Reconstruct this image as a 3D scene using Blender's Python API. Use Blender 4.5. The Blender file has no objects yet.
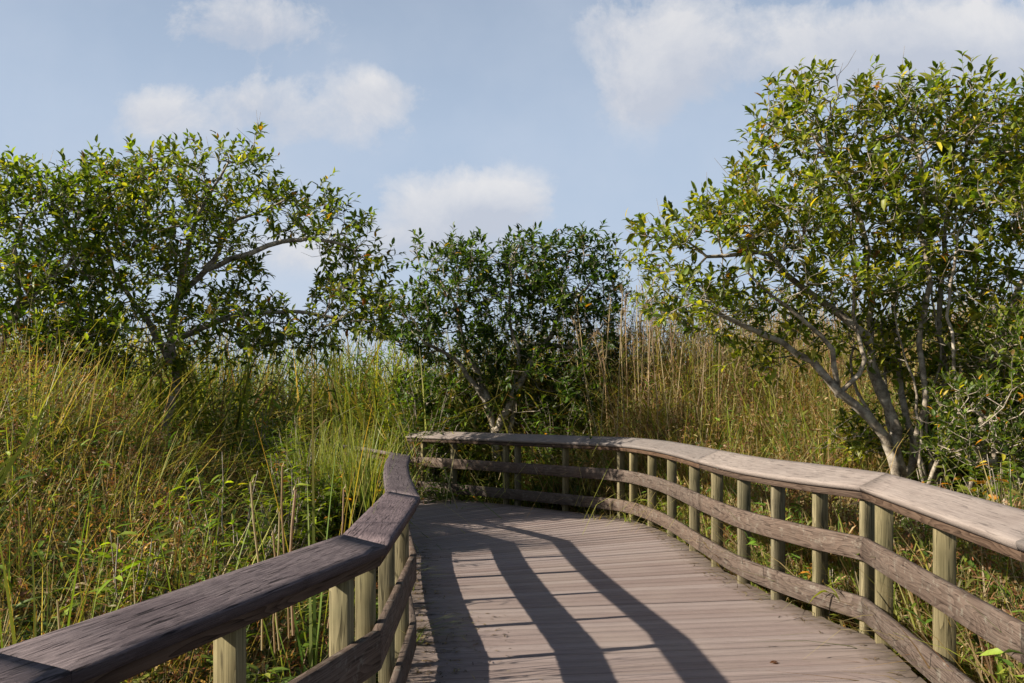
import bpy, math, random
import numpy as np
from mathutils import Vector
random.seed(7)
rng = np.random.default_rng(11)
R = math.radians
C = bpy.context.scene.collection
F, EYE, HY, CX = 900.0, 1.68, 403.0, 512.0
GROUND = -0.65

def P(px, py, D):                       # a point of the place at distance D along the view axis
    return ((px-CX)*D/F, D, EYE+(HY-py)*D/F)
def G(px, py, z):                       # a point of the place at height z
    D = F*(EYE-z)/(py-HY)
    return ((px-CX)*D/F, D)

# ------------------------------------------------------------------ helpers
def tag(o, label=None, cat=None, group=None, kind=None):
    if label: o['label'] = label
    if cat: o['category'] = cat
    if group: o['group'] = group
    if kind: o['kind'] = kind
    return o
def empty(name, loc, label, cat, group=None):
    o = bpy.data.objects.new(name, None); C.objects.link(o); o.location = loc
    o.empty_display_size = .1
    return tag(o, label, cat, group)
def mesh_obj(name, V, faces, mat, parent=None, col=None, uv=None, smooth=False):
    """V (n,3) array; faces: list of (m,k) int arrays (k may differ)"""
    V = np.asarray(V, dtype=np.float32)
    me = bpy.data.meshes.new(name)
    if isinstance(faces, np.ndarray): faces = [faces]
    faces = [np.asarray(f, dtype=np.int32) for f in faces if len(f)]
    nl = sum(f.size for f in faces); nf = sum(len(f) for f in faces)
    me.vertices.add(len(V)); me.vertices.foreach_set('co', V.ravel())
    me.loops.add(nl); me.polygons.add(nf)
    li = np.concatenate([f.ravel() for f in faces])
    sz = np.concatenate([np.full(len(f), f.shape[1], dtype=np.int32) for f in faces])
    st = np.concatenate([[0], np.cumsum(sz)[:-1]]).astype(np.int32)
    me.loops.foreach_set('vertex_index', li)
    me.polygons.foreach_set('loop_start', st)
    if smooth: me.polygons.foreach_set('use_smooth', np.ones(nf, dtype=bool))
    if col is not None:
        a = me.attributes.new('tone', 'FLOAT_COLOR', 'POINT')
        c4 = np.ones((len(V), 4), dtype=np.float32); c4[:, :3] = col
        a.data.foreach_set('color', c4.ravel())
    if uv is not None:                   # per vertex metres along / across the board + board id
        a = me.attributes.new('grain', 'FLOAT_VECTOR', 'POINT')
        a.data.foreach_set('vector', np.asarray(uv, dtype=np.float32).ravel())
    me.update(calc_edges=True); me.validate(verbose=False)
    me.materials.append(mat)
    o = bpy.data.objects.new(name, me); C.objects.link(o)
    if parent is not None:
        o.parent = parent
        o.matrix_parent_inverse = parent.matrix_basis.inverted()
    return o

# ------------------------------------------------------------------ materials
def newmat(name):
    m = bpy.data.materials.new(name); m.use_nodes = True
    nt = m.node_tree; nt.nodes.clear()
    out = nt.nodes.new('ShaderNodeOutputMaterial')
    return m, nt, out
def nd(nt, t, **kw):
    n = nt.nodes.new(t)
    for k, v in kw.items():
        if k in n.inputs.keys(): n.inputs[k].default_value = v
        else: setattr(n, k, v)
    return n
def ramp(nt, fac, stops):
    n = nt.nodes.new('ShaderNodeValToRGB')
    e = n.color_ramp.elements
    while len(e) < len(stops): e.new(.5)
    for i, (p, c) in enumerate(stops):
        e[i].position = p; e[i].color = (*c, 1) if len(c) == 3 else c
    nt.links.new(fac, n.inputs[0]); return n.outputs[0]
def mixc(nt, fac, a, b, mode='MIX'):
    n = nt.nodes.new('ShaderNodeMix'); n.data_type = 'RGBA'; n.blend_type = mode
    for s, v in ((0, fac), (6, a), (7, b)):
        if hasattr(v, 'is_linked'): nt.links.new(v, n.inputs[s])
        elif isinstance(v, (int, float)): n.inputs[s].default_value = v
        else: n.inputs[s].default_value = (*v, 1)
    return n.outputs[2]
def mth(nt, op, a, b=None, c=None, clamp=False):
    n = nt.nodes.new('ShaderNodeMath'); n.operation = op; n.use_clamp = clamp
    for i, v in enumerate((a, b, c)):
        if v is None: continue
        if hasattr(v, 'is_linked'): nt.links.new(v, n.inputs[i])
        else: n.inputs[i].default_value = v
    return n.outputs[0]
def grain_coord(nt, sx, sy, sz=1.0):
    a = nd(nt, 'ShaderNodeAttribute', attribute_name='grain')
    m = nt.nodes.new('ShaderNodeVectorMath'); m.operation = 'MULTIPLY'
    nt.links.new(a.outputs['Vector'], m.inputs[0]); m.inputs[1].default_value = (sx, sy, sz)
    return m.outputs[0]
def noise(nt, vec, scale, detail=4, rough=.6, dist=0.):
    n = nd(nt, 'ShaderNodeTexNoise', Scale=scale, Detail=detail, Roughness=rough, Distortion=dist)
    if vec is not None: nt.links.new(vec, n.inputs['Vector'])
    return n.outputs['Fac']
def objco(nt):
    return nd(nt, 'ShaderNodeNewGeometry').outputs['Position']

def wood(name, dark, light, ring=.5, streak=(1.6, 42), ringscale=(.55, 9.), stain=(.1, .08, .07), stain_amt=.4, stain_scale=5., rough=.8,
         bump=.25, lichen=None, checks=.35, fresh=None):
    m, nt, out = newmat(name)
    L = nt.links.new
    st = noise(nt, grain_coord(nt, streak[0], streak[1], 3.7), 1.0, 6, .7)
    fine = noise(nt, grain_coord(nt, 8, 260, 3.7), 1.0, 4, .7)
    lo = noise(nt, grain_coord(nt, ringscale[0], ringscale[1], 5.3), 1.0, 1.6, .4, .25)
    rg = mth(nt, 'POWER', mth(nt, 'FRACT', mth(nt, 'MULTIPLY', lo, 17.)), .6)
    f = mth(nt, 'ADD', mth(nt, 'MULTIPLY', st, 1-ring), mth(nt, 'MULTIPLY', rg, ring))
    f = mth(nt, 'ADD', mth(nt, 'MULTIPLY', f, .72), mth(nt, 'MULTIPLY', fine, .28))
    base = ramp(nt, f, [(.34, dark), (.66, light)])
    # each board its own tone
    sep = nd(nt, 'ShaderNodeSeparateXYZ'); L(grain_coord(nt, 1, 1, 1), sep.inputs[0])
    wn = nd(nt, 'ShaderNodeTexWhiteNoise', noise_dimensions='1D'); L(sep.outputs[2], wn.inputs['W'])
    hv = nd(nt, 'ShaderNodeHueSaturation')
    L(mth(nt, 'MULTIPLY_ADD', wn.outputs['Value'], .34, .83), hv.inputs['Value'])
    L(mth(nt, 'MULTIPLY_ADD', wn.outputs['Value'], .3, .85), hv.inputs['Saturation']); L(base, hv.inputs['Color'])
    base = hv.outputs[0]
    pos = objco(nt)
    s1 = noise(nt, pos, stain_scale, 6, .65, .4)
    sf = ramp(nt, s1, [(.46, (0, 0, 0)), (.68, (1, 1, 1))])
    base = mixc(nt, mth(nt, 'MULTIPLY', sf, stain_amt), base, stain)
    if lichen:
        l1 = noise(nt, pos, 14, 5, .7)
        base = mixc(nt, mth(nt, 'MULTIPLY', ramp(nt, l1, [(.55, (0, 0, 0)), (.66, (1, 1, 1))]), lichen[1]), base, lichen[0])
    # drying checks: thin dark cracks running with the grain
    ck = noise(nt, grain_coord(nt, 5, 70, 2.1), 1.0, 3, .5)
    ckm = ramp(nt, ck, [(.33, (1, 1, 1)), (.40, (0, 0, 0))])
    base = mixc(nt, mth(nt, 'MULTIPLY', ckm, checks), base, tuple(c*.25 for c in dark))
    b = nd(nt, 'ShaderNodeBsdfPrincipled', Roughness=rough)
    b.inputs['Specular IOR Level'].default_value = .12
    L(base, b.inputs['Base Color'])
    hgt = mth(nt, 'SUBTRACT', mth(nt, 'ADD', f, mth(nt, 'MULTIPLY', fine, .5)), mth(nt, 'MULTIPLY', ckm, .9))
    bp = nd(nt, 'ShaderNodeBump', Strength=bump, Distance=.004); L(hgt, bp.inputs['Height']); L(bp.outputs[0], b.inputs['Normal'])
    L(b.outputs[0], out.inputs[0])
    return m

M_CAP = wood('weathered cap timber', (.15, .127, .115), (.282, .245, .222), ring=.15, streak=(2.2, 75), ringscale=(.7, 6), stain=(.17, .135, .12), stain_amt=.4, stain_scale=2.2, bump=.5, checks=.45)
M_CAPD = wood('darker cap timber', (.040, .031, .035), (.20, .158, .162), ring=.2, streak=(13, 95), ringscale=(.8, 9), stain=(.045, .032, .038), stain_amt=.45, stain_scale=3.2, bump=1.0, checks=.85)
M_RAIL = wood('weathered rail timber', (.032, .022, .017), (.135, .102, .083), ring=.26, streak=(1.8, 80), ringscale=(1.0, 7.5), stain=(.15, .128, .108), stain_amt=.3, stain_scale=5, bump=.6,
              lichen=((.25, .24, .20), .35), checks=.6)
M_FASC = wood('brown support timber', (.030, .018, .012), (.11, .074, .052), ring=.4, streak=(1.6, 80), ringscale=(1.0, 8), stain=(.05, .03, .02), stain_amt=.4, stain_scale=5, bump=.6, checks=.6)
M_POST = wood('treated post timber', (.060, .050, .026), (.24, .205, .118), ring=.3, streak=(1.3, 85), ringscale=(.6, 11), stain=(.115, .115, .06), stain_amt=.4, stain_scale=3, bump=.3, checks=.55)

def deck_mat():
    m, nt, out = newmat('composite deck board'); L = nt.links.new
    st = noise(nt, grain_coord(nt, 3.5, 110, 3.1), 1.0, 5, .65)
    w = nd(nt, 'ShaderNodeTexWave', wave_type='BANDS', bands_direction='Y', wave_profile='SIN', Scale=1.0, Distortion=.6)
    L(grain_coord(nt, .3, 22.0, 0), w.inputs['Vector'])
    base = ramp(nt, st, [(.3, (.245, .19, .172)), (.7, (.35, .275, .252))])
    base = mixc(nt, mth(nt, 'MULTIPLY', ramp(nt, w.outputs['Fac'], [(.0, (1, 1, 1)), (.35, (0, 0, 0))]), .75), base, (.075, .058, .052))
    sep = nd(nt, 'ShaderNodeSeparateXYZ'); L(grain_coord(nt, 1, 1, 1), sep.inputs[0])
    wn = nd(nt, 'ShaderNodeTexWhiteNoise', noise_dimensions='1D'); L(sep.outputs[2], wn.inputs['W'])
    hv = nd(nt, 'ShaderNodeHueSaturation'); L(mth(nt, 'MULTIPLY_ADD', wn.outputs['Value'], .3, .82), hv.inputs['Value']); L(base, hv.inputs['Color'])
    L(mth(nt, 'MULTIPLY_ADD', wn.outputs['Value'], -.3, 1.1), hv.inputs['Saturation'])
    base = hv.outputs[0]
    pos = objco(nt)
    big = noise(nt, pos, .9, 5, .6)
    base = mixc(nt, mth(nt, 'MULTIPLY', ramp(nt, big, [(.45, (0, 0, 0)), (.7, (1, 1, 1))]), .45), base, (.30, .25, .215))
    # mildew and trodden-in dirt along both edges of the walk (grain.x = 0..1.. metres from the left edge; 'edge' attr)
    ed = nd(nt, 'ShaderNodeAttribute', attribute_name='edge')
    n2 = noise(nt, pos, 7, 6, .7)
    em = mth(nt, 'MULTIPLY', mth(nt, 'SUBTRACT', 1.0, mth(nt, 'MULTIPLY', mth(nt, 'ADD', ed.outputs['Fac'], mth(nt, 'MULTIPLY', mth(nt, 'SUBTRACT', n2, .5), .45)), 3.6)), 1.0, clamp=True)
    base = mixc(nt, mth(nt, 'MULTIPLY', em, .8), base, (.085, .065, .045))
    spk = noise(nt, pos, 38, 3, .6)
    base = mixc(nt, mth(nt, 'MULTIPLY', ramp(nt, spk, [(.66, (0, 0, 0)), (.72, (1, 1, 1))]), .5), base, (.12, .09, .06))
    b = nd(nt, 'ShaderNodeBsdfPrincipled', Roughness=.75); b.inputs['Specular IOR Level'].default_value = .3
    L(base, b.inputs['Base Color'])
    bp = nd(nt, 'ShaderNodeBump', Strength=.5, Distance=.003)
    L(mth(nt, 'ADD', w.outputs['Fac'], mth(nt, 'MULTIPLY', st, .6)), bp.inputs['Height']); L(bp.outputs[0], b.inputs['Normal'])
    L(b.outputs[0], out.inputs[0]); return m
M_DECK = deck_mat()

def leafmat(name, trans=.35, rough=.42, spec=.5, tmul=(1.25, 1.25, .45)):
    m, nt, out = newmat(name); L = nt.links.new
    a = nd(nt, 'ShaderNodeAttribute', attribute_name='tone')
    n = noise(nt, objco(nt), 55, 2, .5)
    c = mixc(nt, mth(nt, 'MULTIPLY', ramp(nt, n, [(.5, (0, 0, 0)), (.75, (1, 1, 1))]), .25), a.outputs['Color'], (.11, .085, .02))
    b = nd(nt, 'ShaderNodeBsdfPrincipled', Roughness=rough); b.inputs['Specular IOR Level'].default_value = spec
    L(c, b.inputs['Base Color'])
    t = nd(nt, 'ShaderNodeBsdfTranslucent')
    L(mixc(nt, 1.0, c, tmul, 'MULTIPLY'), t.inputs[0])
    mx = nd(nt, 'ShaderNodeMixShader'); mx.inputs[0].default_value = trans
    L(b.outputs[0], mx.inputs[1]); L(t.outputs[0], mx.inputs[2]); L(mx.outputs[0], out.inputs[0])
    return m
M_LEAF = leafmat('leaf', .42, .42, .30, (2.0, 2.0, .5))
M_GRASS = leafmat('grass blade', .36, .5, .3, (1.6, 1.5, .55))

def barkmat():
    m, nt, out = newmat('bark'); L = nt.links.new
    pos = objco(nt)
    n1 = noise(nt, pos, 9, 6, .7, .3); n2 = noise(nt, pos, 48, 4, .7)
    c = ramp(nt, n1, [(.36, (.06, .047, .035)), (.47, (.24, .20, .15)), (.62, (.46, .41, .33))])
    c = mixc(nt, mth(nt, 'MULTIPLY', n2, .5), c, (.10, .08, .06))
    b = nd(nt, 'ShaderNodeBsdfPrincipled', Roughness=.9); L(c, b.inputs['Base Color'])
    bp = nd(nt, 'ShaderNodeBump', Strength=.7, Distance=.012); L(mth(nt, 'ADD', n1, mth(nt, 'MULTIPLY', n2, .4)), bp.inputs['Height']); L(bp.outputs[0], b.inputs['Normal'])
    L(b.outputs[0], out.inputs[0]); return m
M_BARK = barkmat()
def groundmat():
    m, nt, out = newmat('marsh ground'); L = nt.links.new
    pos = objco(nt)
    n1 = noise(nt, pos, 1.4, 8, .7); n2 = noise(nt, pos, 22, 5, .7); n3 = noise(nt, pos, .06, 4, .6)
    c = ramp(nt, n1, [(.35, (.030, .022, .014)), (.6, (.085, .062, .034))])
    c = mixc(nt, mth(nt, 'MULTIPLY', n2, .5), c, (.13, .105, .055))
    c = mixc(nt, ramp(nt, n3, [(.4, (0, 0, 0)), (.6, (1, 1, 1))]), c, (.10, .10, .035))
    b = nd(nt, 'ShaderNodeBsdfPrincipled', Roughness=.95); L(c, b.inputs['Base Color'])
    bp = nd(nt, 'ShaderNodeBump', Strength=.8, Distance=.05); L(n2, bp.inputs['Height']); L(bp.outputs[0], b.inputs['Normal'])
    L(b.outputs[0], out.inputs[0]); return m
M_GROUND = groundmat()

# ------------------------------------------------------------------ the two rails as plan curves
def catmull(pts, n=8):
    pts = np.array(pts, float); out = []
    p = np.vstack([2*pts[0]-pts[1], pts, 2*pts[-1]-pts[-2]])
    for i in range(1, len(p)-2):
        for t in np.linspace(0, 1, n, endpoint=False):
            a, b, c, d = p[i-1], p[i], p[i+1], p[i+2]
            out.append(.5*((2*b)+(c-a)*t+(2*a-5*b+4*c-d)*t*t+(-a+3*b-3*c+d)*t**3))
    out.append(p[-2]); return np.array(out)
CAPZ = 1.07
# rows: inner x, inner y, outer x, outer y, outer rise   (every row is read from the place at cap height)
def row(ipx, ipy, opx, opy, rise):
    i = G(ipx, ipy, CAPZ); o = G(opx, opy, CAPZ+rise); return [i[0], i[1], o[0], o[1], rise]
RL = {  # right-hand rail, near to far; lists are smooth runs joined at mitres
 'runs': [
  [[1.90, -.6, 2.19, -.6, .08], [2.02, 1.6, 2.31, 1.6, .08], [2.21, 3.96, 2.50, 4.05, .08]],
  [[2.21, 3.96, 2.50, 4.05, .08], row(858, 487, 887, 472.5, .105)],
  [row(858, 487, 887, 472.5, .105), [2.27, 7.25, 2.56, 7.45, .105], [2.05, 8.25, 2.33, 8.42, .105], [1.965, 9.6, 2.25, 9.72, .105]],
  [[1.965, 9.6, 2.25, 9.72, .105], [1.93, 10.9, 2.21, 11.0, .10], [1.82, 12.1, 2.08, 12.3, .10], [1.56, 13.1, 1.77, 13.35, .10], [1.04, 13.7, 1.20, 13.96, .10]],
  [[1.04, 13.7, 1.20, 13.96, .10], [-.25, 14.95, -.08, 15.2, .10], [-1.69, 16.25, -1.51, 16.5, .10], [-3.1, 17.45, -2.93, 17.7, .10], [-5.2, 19.1, -5.03, 19.35, .10]],
 ], 'last': [[[1.04, 13.7, 1.20, 13.96, .10], [-.25, 14.95, -.08, 15.2, .10], [-1.69, 16.25, -1.51, 16.5, .10], [-1.95, 16.47, -1.77, 16.72, .10]]]}
LL = {'runs': [
  [[-1.66, -.6, -1.94, -.55, .01], [-1.34, .75, -1.61, .82, .01], [-1.0, 2.05, -1.26, 2.18, .01]],
  [[-1.0, 2.05, -1.26, 2.18, .01], row(387, 545.5, 342, 534, .012)],
  [row(387, 545.5, 342, 534, .012), row(420.6, 497, 386, 491, .015)],
  [row(420.6, 497, 386, 491, .015), row(411, 476, 383.5, 475, .02), row(409, 464, 385, 462, .03), row(412, 455.5, 391, 452.3, .04)],
  [row(412, 455.5, 391, 452.3, .04), [-1.9, 11.7, -2.12, 11.88, .05], [-2.9, 12.75, -3.1, 12.95, .05], [-4.2, 14.0, -4.38, 14.22, .05], [-7.0, 16.2, -7.18, 16.42, .05]],
 ], 'last': [[row(412, 455.5, 391, 452.3, .04), [-1.9, 11.7, -2.12, 11.88, .05], [-2.9, 12.75, -3.1, 12.95, .05], [-4.2, 14.0, -4.38, 14.22, .05]]]}
def plan(RD):
    """dense polyline with joint indices"""
    pts = []; joints = [0]
    for run in RD['runs']:
        r = catmull(run, 8) if len(run) > 2 else np.array([np.array(run[0])*(1-t)+np.array(run[1])*t for t in np.linspace(0, 1, 9)])
        if pts: r = r[1:]
        pts += list(r); joints.append(len(pts)-1)
    return np.array(pts), joints
def normals(P2, side):
    d = np.gradient(P2, axis=0)
    # mitre-true normals at corners
    seg = np.diff(P2, axis=0); seg /= np.linalg.norm(seg, axis=1)[:, None]
    nrm = np.empty_like(P2)
    sn = np.stack([seg[:, 1], -seg[:, 0]], 1)*side
    nrm[0] = sn[0]; nrm[-1] = sn[-1]
    b = sn[:-1]+sn[1:]; b /= np.linalg.norm(b, axis=1)[:, None]
    k = 1/np.clip((b*sn[:-1]).sum(1), .7, 1); nrm[1:-1] = b*k[:, None]
    return nrm
BOARD = [0]
def sweep(secs, name, mat, parent, cap=True, acr=None):
    """secs: (n, k, 3) closed cross sections along the board"""
    secs = np.array(secs); n, k = secs.shape[:2]; BOARD[0] += 1
    mid = secs.mean(1); s = np.concatenate([[0], np.cumsum(np.linalg.norm(np.diff(mid, axis=0), axis=1))])
    per = np.concatenate([[0], np.cumsum(np.linalg.norm(np.diff(secs[0], axis=0), axis=1))]) if acr is None else np.array(acr)
    V = secs.reshape(-1, 3)
    off = BOARD[0]*3.37
    uv = np.zeros((n, k, 3)); uv[:, :, 0] = s[:, None]+off*1.7; uv[:, :, 1] = per[None, :]+off; uv[:, :, 2] = BOARD[0]
    i, j = np.meshgrid(np.arange(n-1), np.arange(k), indexing='ij'); j2 = (j+1) % k
    q = np.stack([i*k+j, i*k+j2, (i+1)*k+j2, (i+1)*k+j], -1).reshape(-1, 4)
    fs = [q]
    if cap: fs.append(np.array([list(range(k))[::-1], [(n-1)*k+a for a in range(k)]]))
    o = mesh_obj(name, V, fs, mat, parent, uv=uv.reshape(-1, 3))
    return o
def recalc(o):
    import bmesh
    bm = bmesh.new(); bm.from_mesh(o.data); bmesh.ops.recalc_face_normals(bm, faces=bm.faces); bm.to_mesh(o.data); bm.free()

def build_rail(RD, side, label, posts_px, capmat, group, joints_extra=()):
    full, _ = plan(RD)
    runs = RD['runs'][:-1]+RD['last']          # the railing itself stops where the picture shows it stop
    pts, joints = plan({'runs': runs})
    inner = pts[:, :2]; outer = pts[:, 2:4]; rise = pts[:, 4]
    nrm = normals(inner, side)
    root = empty('wooden_railing', (float(inner[0, 0]), float(inner[0, 1]), 0), label, 'railing', group)
    CT = .038
    for a, b in zip(joints[:-1], joints[1:]):
        secs = []
        for i in range(a, b+1):
            I = np.array([*inner[i], CAPZ]); O = np.array([*outer[i], CAPZ+rise[i]])
            # tiny gap between abutting cap boards
            u = (O-I); w = np.linalg.norm(u); u /= w; up = np.cross(u, [inner[min(i+1, len(inner)-1)][0]-inner[max(i-1, 0)][0], inner[min(i+1, len(inner)-1)][1]-inner[max(i-1, 0)][1], 0]); up /= np.linalg.norm(up)
            if up[2] < 0: up = -up
            jit = .0015*math.sin(i*2.3)
            c = .007
            sec = [I+u*.002-up*c+0*up, I+u*c, I+u*.05+up*.001, I+u*(w*.5)+up*(.0015+jit), O-u*.05+up*.001, O-u*c, O-up*c-u*.002, O-up*CT-u*.002, I-up*CT+u*.002]
            secs.append(sec)
        if b < len(inner)-1:
            secs[-1] = [np.array(p)*.997+np.array(q)*.003 for p, q in zip(secs[-1], secs[-2])]
            d = np.array(secs[-1][0])-np.array(secs[-2][0]); L = np.linalg.norm(d); secs[-1] = [np.array(p)-d/L*.0025 for p in secs[-1]]
        o = sweep(secs, 'cap_board', capmat, root); recalc(o)
    def board(a, b, z0, z1, off, th, name, mat):
        secs = []
        for i in range(a, b+1):
            p = inner[i]+nrm[i]*off; q = inner[i]+nrm[i]*(off+th)
            c = .005
            secs.append([(*p, z0+c), (*p, (z0+z1)/2), (*p, z1-c), (*(p+nrm[i]*c), z1), (*(q-nrm[i]*c), z1), (*q, z1-c), (*q, z0+c), (*(q-nrm[i]*c), z0), (*(p+nrm[i]*c), z0)])
        secs = np.array(secs, float)
        if b < len(inner)-1:
            d = secs[-1][0]-secs[-2][0]; secs[-1] = secs[-1]-d/np.linalg.norm(d)*.003
        o = sweep(secs, name, mat, root, acr=[0, (z1-z0)/2, z1-z0, z1-z0+.005, z1-z0+.03, z1-z0+.04, z1-z0+.18, z1-z0+.19, z1-z0+.22]); recalc(o)
    for a, b in zip(joints[:-1], joints[1:]):
        board(a, b, CAPZ-CT-.052, CAPZ-CT-.001, .028, .042, 'support_rail', M_FASC)
        board(a, b, .535, .705, .026, .04, 'middle_rail', M_RAIL)
        board(a, b, .098, .268, .026, .04, 'lower_rail', M_RAIL)
    # posts
    seg = inner+nrm*(.125 if side > 0 else .112)
    dense = np.concatenate([np.linspace(seg[i], seg[i+1], 20, endpoint=False) for i in range(len(seg)-1)])
    dpx = CX+F*dense[:, 0]/np.maximum(dense[:, 1], .01)
    dirs = np.gradient(dense, axis=0); dirs /= np.linalg.norm(dirs, axis=1)[:, None]
    for spec in posts_px:
        if isinstance(spec, tuple): k = int(np.argmin(np.abs(dense[:, 1]-spec[0])))
        else:
            ok = np.where(dense[:, 1] > 2.2, np.abs(dpx-spec), 1e9); k = int(np.argmin(ok))
        p = dense[k]; d = dirs[k]; n2 = np.array([d[1], -d[0]])*side
        hw, hd = (.026, .056) if side > 0 else (.030, .042)
        BOARD[0] += 1; z0, z1 = GROUND-.2, CAPZ-CT-.004
        c = .002
        prof = [(-hw+c, -hd), (hw-c, -hd), (hw, -hd+c), (hw, hd-c), (hw-c, hd), (-hw+c, hd), (-hw, hd-c), (-hw, -hd+c)]
        yaw = random.uniform(-.03, .03); cs, sn = math.cos(yaw), math.sin(yaw)
        secs = []
        for z in (z0, 0, .4, .8, z1):
            secs.append([(*(p+d*(x*cs-y*sn)+n2*(x*sn+y*cs)), z) for x, y in prof])
        o = sweep(secs, 'post', M_POST, root); recalc(o)
    return full, joints
R_pts, R_j = build_rail(RL, 1, 'long sunlit timber railing sweeping round the bend in front of the trees',
    [(.2,), (1.45,), (2.6,), (3.78,), 944, 884, 868, 820, 778, 744, 717, 694.5, 672, 652, 633.5, 621, 566, 518, 506, 454, 424], M_CAP, 'railings along the boardwalk')
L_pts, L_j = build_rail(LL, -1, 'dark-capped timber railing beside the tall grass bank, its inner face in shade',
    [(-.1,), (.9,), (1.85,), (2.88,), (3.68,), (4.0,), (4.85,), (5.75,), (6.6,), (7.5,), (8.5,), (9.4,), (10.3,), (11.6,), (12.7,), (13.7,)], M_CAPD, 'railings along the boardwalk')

# ------------------------------------------------------------------ boardwalk deck: planks between paired stations
def at_y(pts, y, k=0):
    i = int(np.argmin(np.abs(pts[:, 1]-y))); return pts[i, :2]
stations = [((-1.72, -.9), (1.93, -.95)), ((-1.36, .9), (2.02, .95)), ((-.99, 2.35), (2.15, 2.5)), ((-.57, 3.85), (2.28, 4.15)),
            ((-.62, 5.88), (2.52, 6.30)), ((-.78, 7.25), (2.22, 7.72)), ((-.90, 8.15), (2.06, 8.95)), ((-1.03, 9.05), (2.02, 10.3)), ((-1.18, 9.9), (1.93, 11.7)),
            ((-1.40, 10.6), (1.62, 13.1)), ((-2.05, 11.6), (.45, 14.3)), ((-3.0, 12.75), (-.80, 15.5)), ((-4.2, 13.95), (-2.2, 16.75)), ((-6.9, 16.05), (-5.0, 19.0))]
V = []; Fc = []; UV = []; EDGE = []
def plank(a0, a1, b0, b1, bid):
    """corner order: left-near, left-far, right-near, right-far"""
    a0, a1, b0, b1 = map(np.array, (a0, a1, b0, b1))
    dz = random.uniform(-.0018, .0018); th = .03; n = 13
    jl = random.uniform(-.012, .012); jr = random.uniform(-.012, .012)
    base = len(V)
    W = np.linalg.norm(b0-a0); w = np.linalg.norm(a1-a0)
    a0 = a0-(b0-a0)/W*(.10+jl); a1 = a1-(b1-a1)/W*(.10+jl); b0 = b0+(b0-a0)/W*(.07+jr); b1 = b1+(b1-a1)/W*(.07+jr)
    bow = random.uniform(-.002, .002)
    for i in range(n):
        t = i/(n-1); p = a0*(1-t)+b0*t; q = a1*(1-t)+b1*t; d = (q-p)/np.linalg.norm(q-p); c = .004
        z = dz+bow*math.sin(t*3.1)
        sec = [(*p, z-c), (*(p+d*c), z), (*(q-d*c), z), (*q, z-c), (*q, z-th), (*p, z-th)]
        ac = [-.004, 0, .14, .144, .17, -.03]
        for v, a in zip(sec, ac):
            V.append(v); UV.append((t*W+bid*1.31, a, bid)); EDGE.append(min(t, 1-t)*W)
    for i in range(n-1):
        for j in range(6):
            j2 = (j+1) % 6; Fc.append((base+i*6+j, base+(i+1)*6+j, base+(i+1)*6+j2, base+i*6+j2))
bid = 0
for s in range(len(stations)-1):
    (l0, r0), (l1, r1) = stations[s], stations[s+1]
    l0, r0, l1, r1 = map(np.array, (l0, r0, l1, r1))
    depth = (np.linalg.norm(l1-l0)+np.linalg.norm(r1-r0))/2; n = max(3, round(depth/.146))
    for k in range(n):
        g = .008; t0 = (k+(g/ .146))/n; t1 = (k+1-(g/.146))/n
        if k == 0: t0 += .075/n
        if k == n-1: t1 -= .05/n
        t0 += random.uniform(0, .012)/n
        bid += 1
        plank(l0+(l1-l0)*t0, l0+(l1-l0)*t1, r0+(r1-r0)*t0, r0+(r1-r0)*t1, bid)
deck = mesh_obj('boardwalk', V, [np.array(Fc)], M_DECK, uv=UV)
at = deck.data.attributes.new('edge', 'FLOAT', 'POINT'); at.data.foreach_set('value', np.array(EDGE, dtype=np.float32))
recalc(deck); tag(deck, kind='structure')
# stringers and joists below the planks
def beam(pl, z0, z1, w, name):
    pl = np.array(pl, float); nn = normals(pl, 1); secs = [[(*(p-n*w), z0), (*(p+n*w), z0), (*(p+n*w), z1), (*(p-n*w), z1)] for p, n in zip(pl, nn)]
    o = sweep(secs, name, M_RAIL, deck); recalc(o)
for f in (.0, .33, .66, 1.0):
    o_ = -.03 if f == 0 else (.0 if f == 1 else 0)
    beam([np.array(l)*(1-f)+np.array(r)*f for l, r in stations], -.25, -.034, .025, 'stringer')

# polygon of the walk, to keep plants off it
LP = np.vstack([L_pts[:, 2:4]]); RP = np.vstack([R_pts[:, 2:4]])
POLY = np.vstack([LP, RP[::-1]])
def inside(xy, poly=POLY):
    x, y = xy[:, 0], xy[:, 1]; c = np.zeros(len(xy), bool); j = len(poly)-1
    for i in range(len(poly)):
        xi, yi = poly[i]; xj, yj = poly[j]
        m = ((yi > y) != (yj > y)) & (x < (xj-xi)*(y-yi)/(yj-yi+1e-12)+xi); c ^= m; j = i
    return c
def dist_line(xy, pl):
    best = np.full(len(xy), 1e9)
    for a, b in zip(pl[:-1], pl[1:]):
        ab = b-a; t = np.clip(((xy-a)@ab)/(ab@ab), 0, 1); best = np.minimum(best, np.linalg.norm(xy-a-t[:, None]*ab, axis=1))
    return best
def walk_dist(xy):
    d = np.minimum(dist_line(xy, LP), dist_line(xy, RP)); d[inside(xy)] *= -1; return d

# ------------------------------------------------------------------ ground
g = mesh_obj('ground', [(-3000, -300, GROUND), (3000, -300, GROUND), (3000, 5000, GROUND), (-3000, 5000, GROUND)], [np.array([[0, 1, 2, 3]])], M_GROUND)
tag(g, kind='structure')

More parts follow.
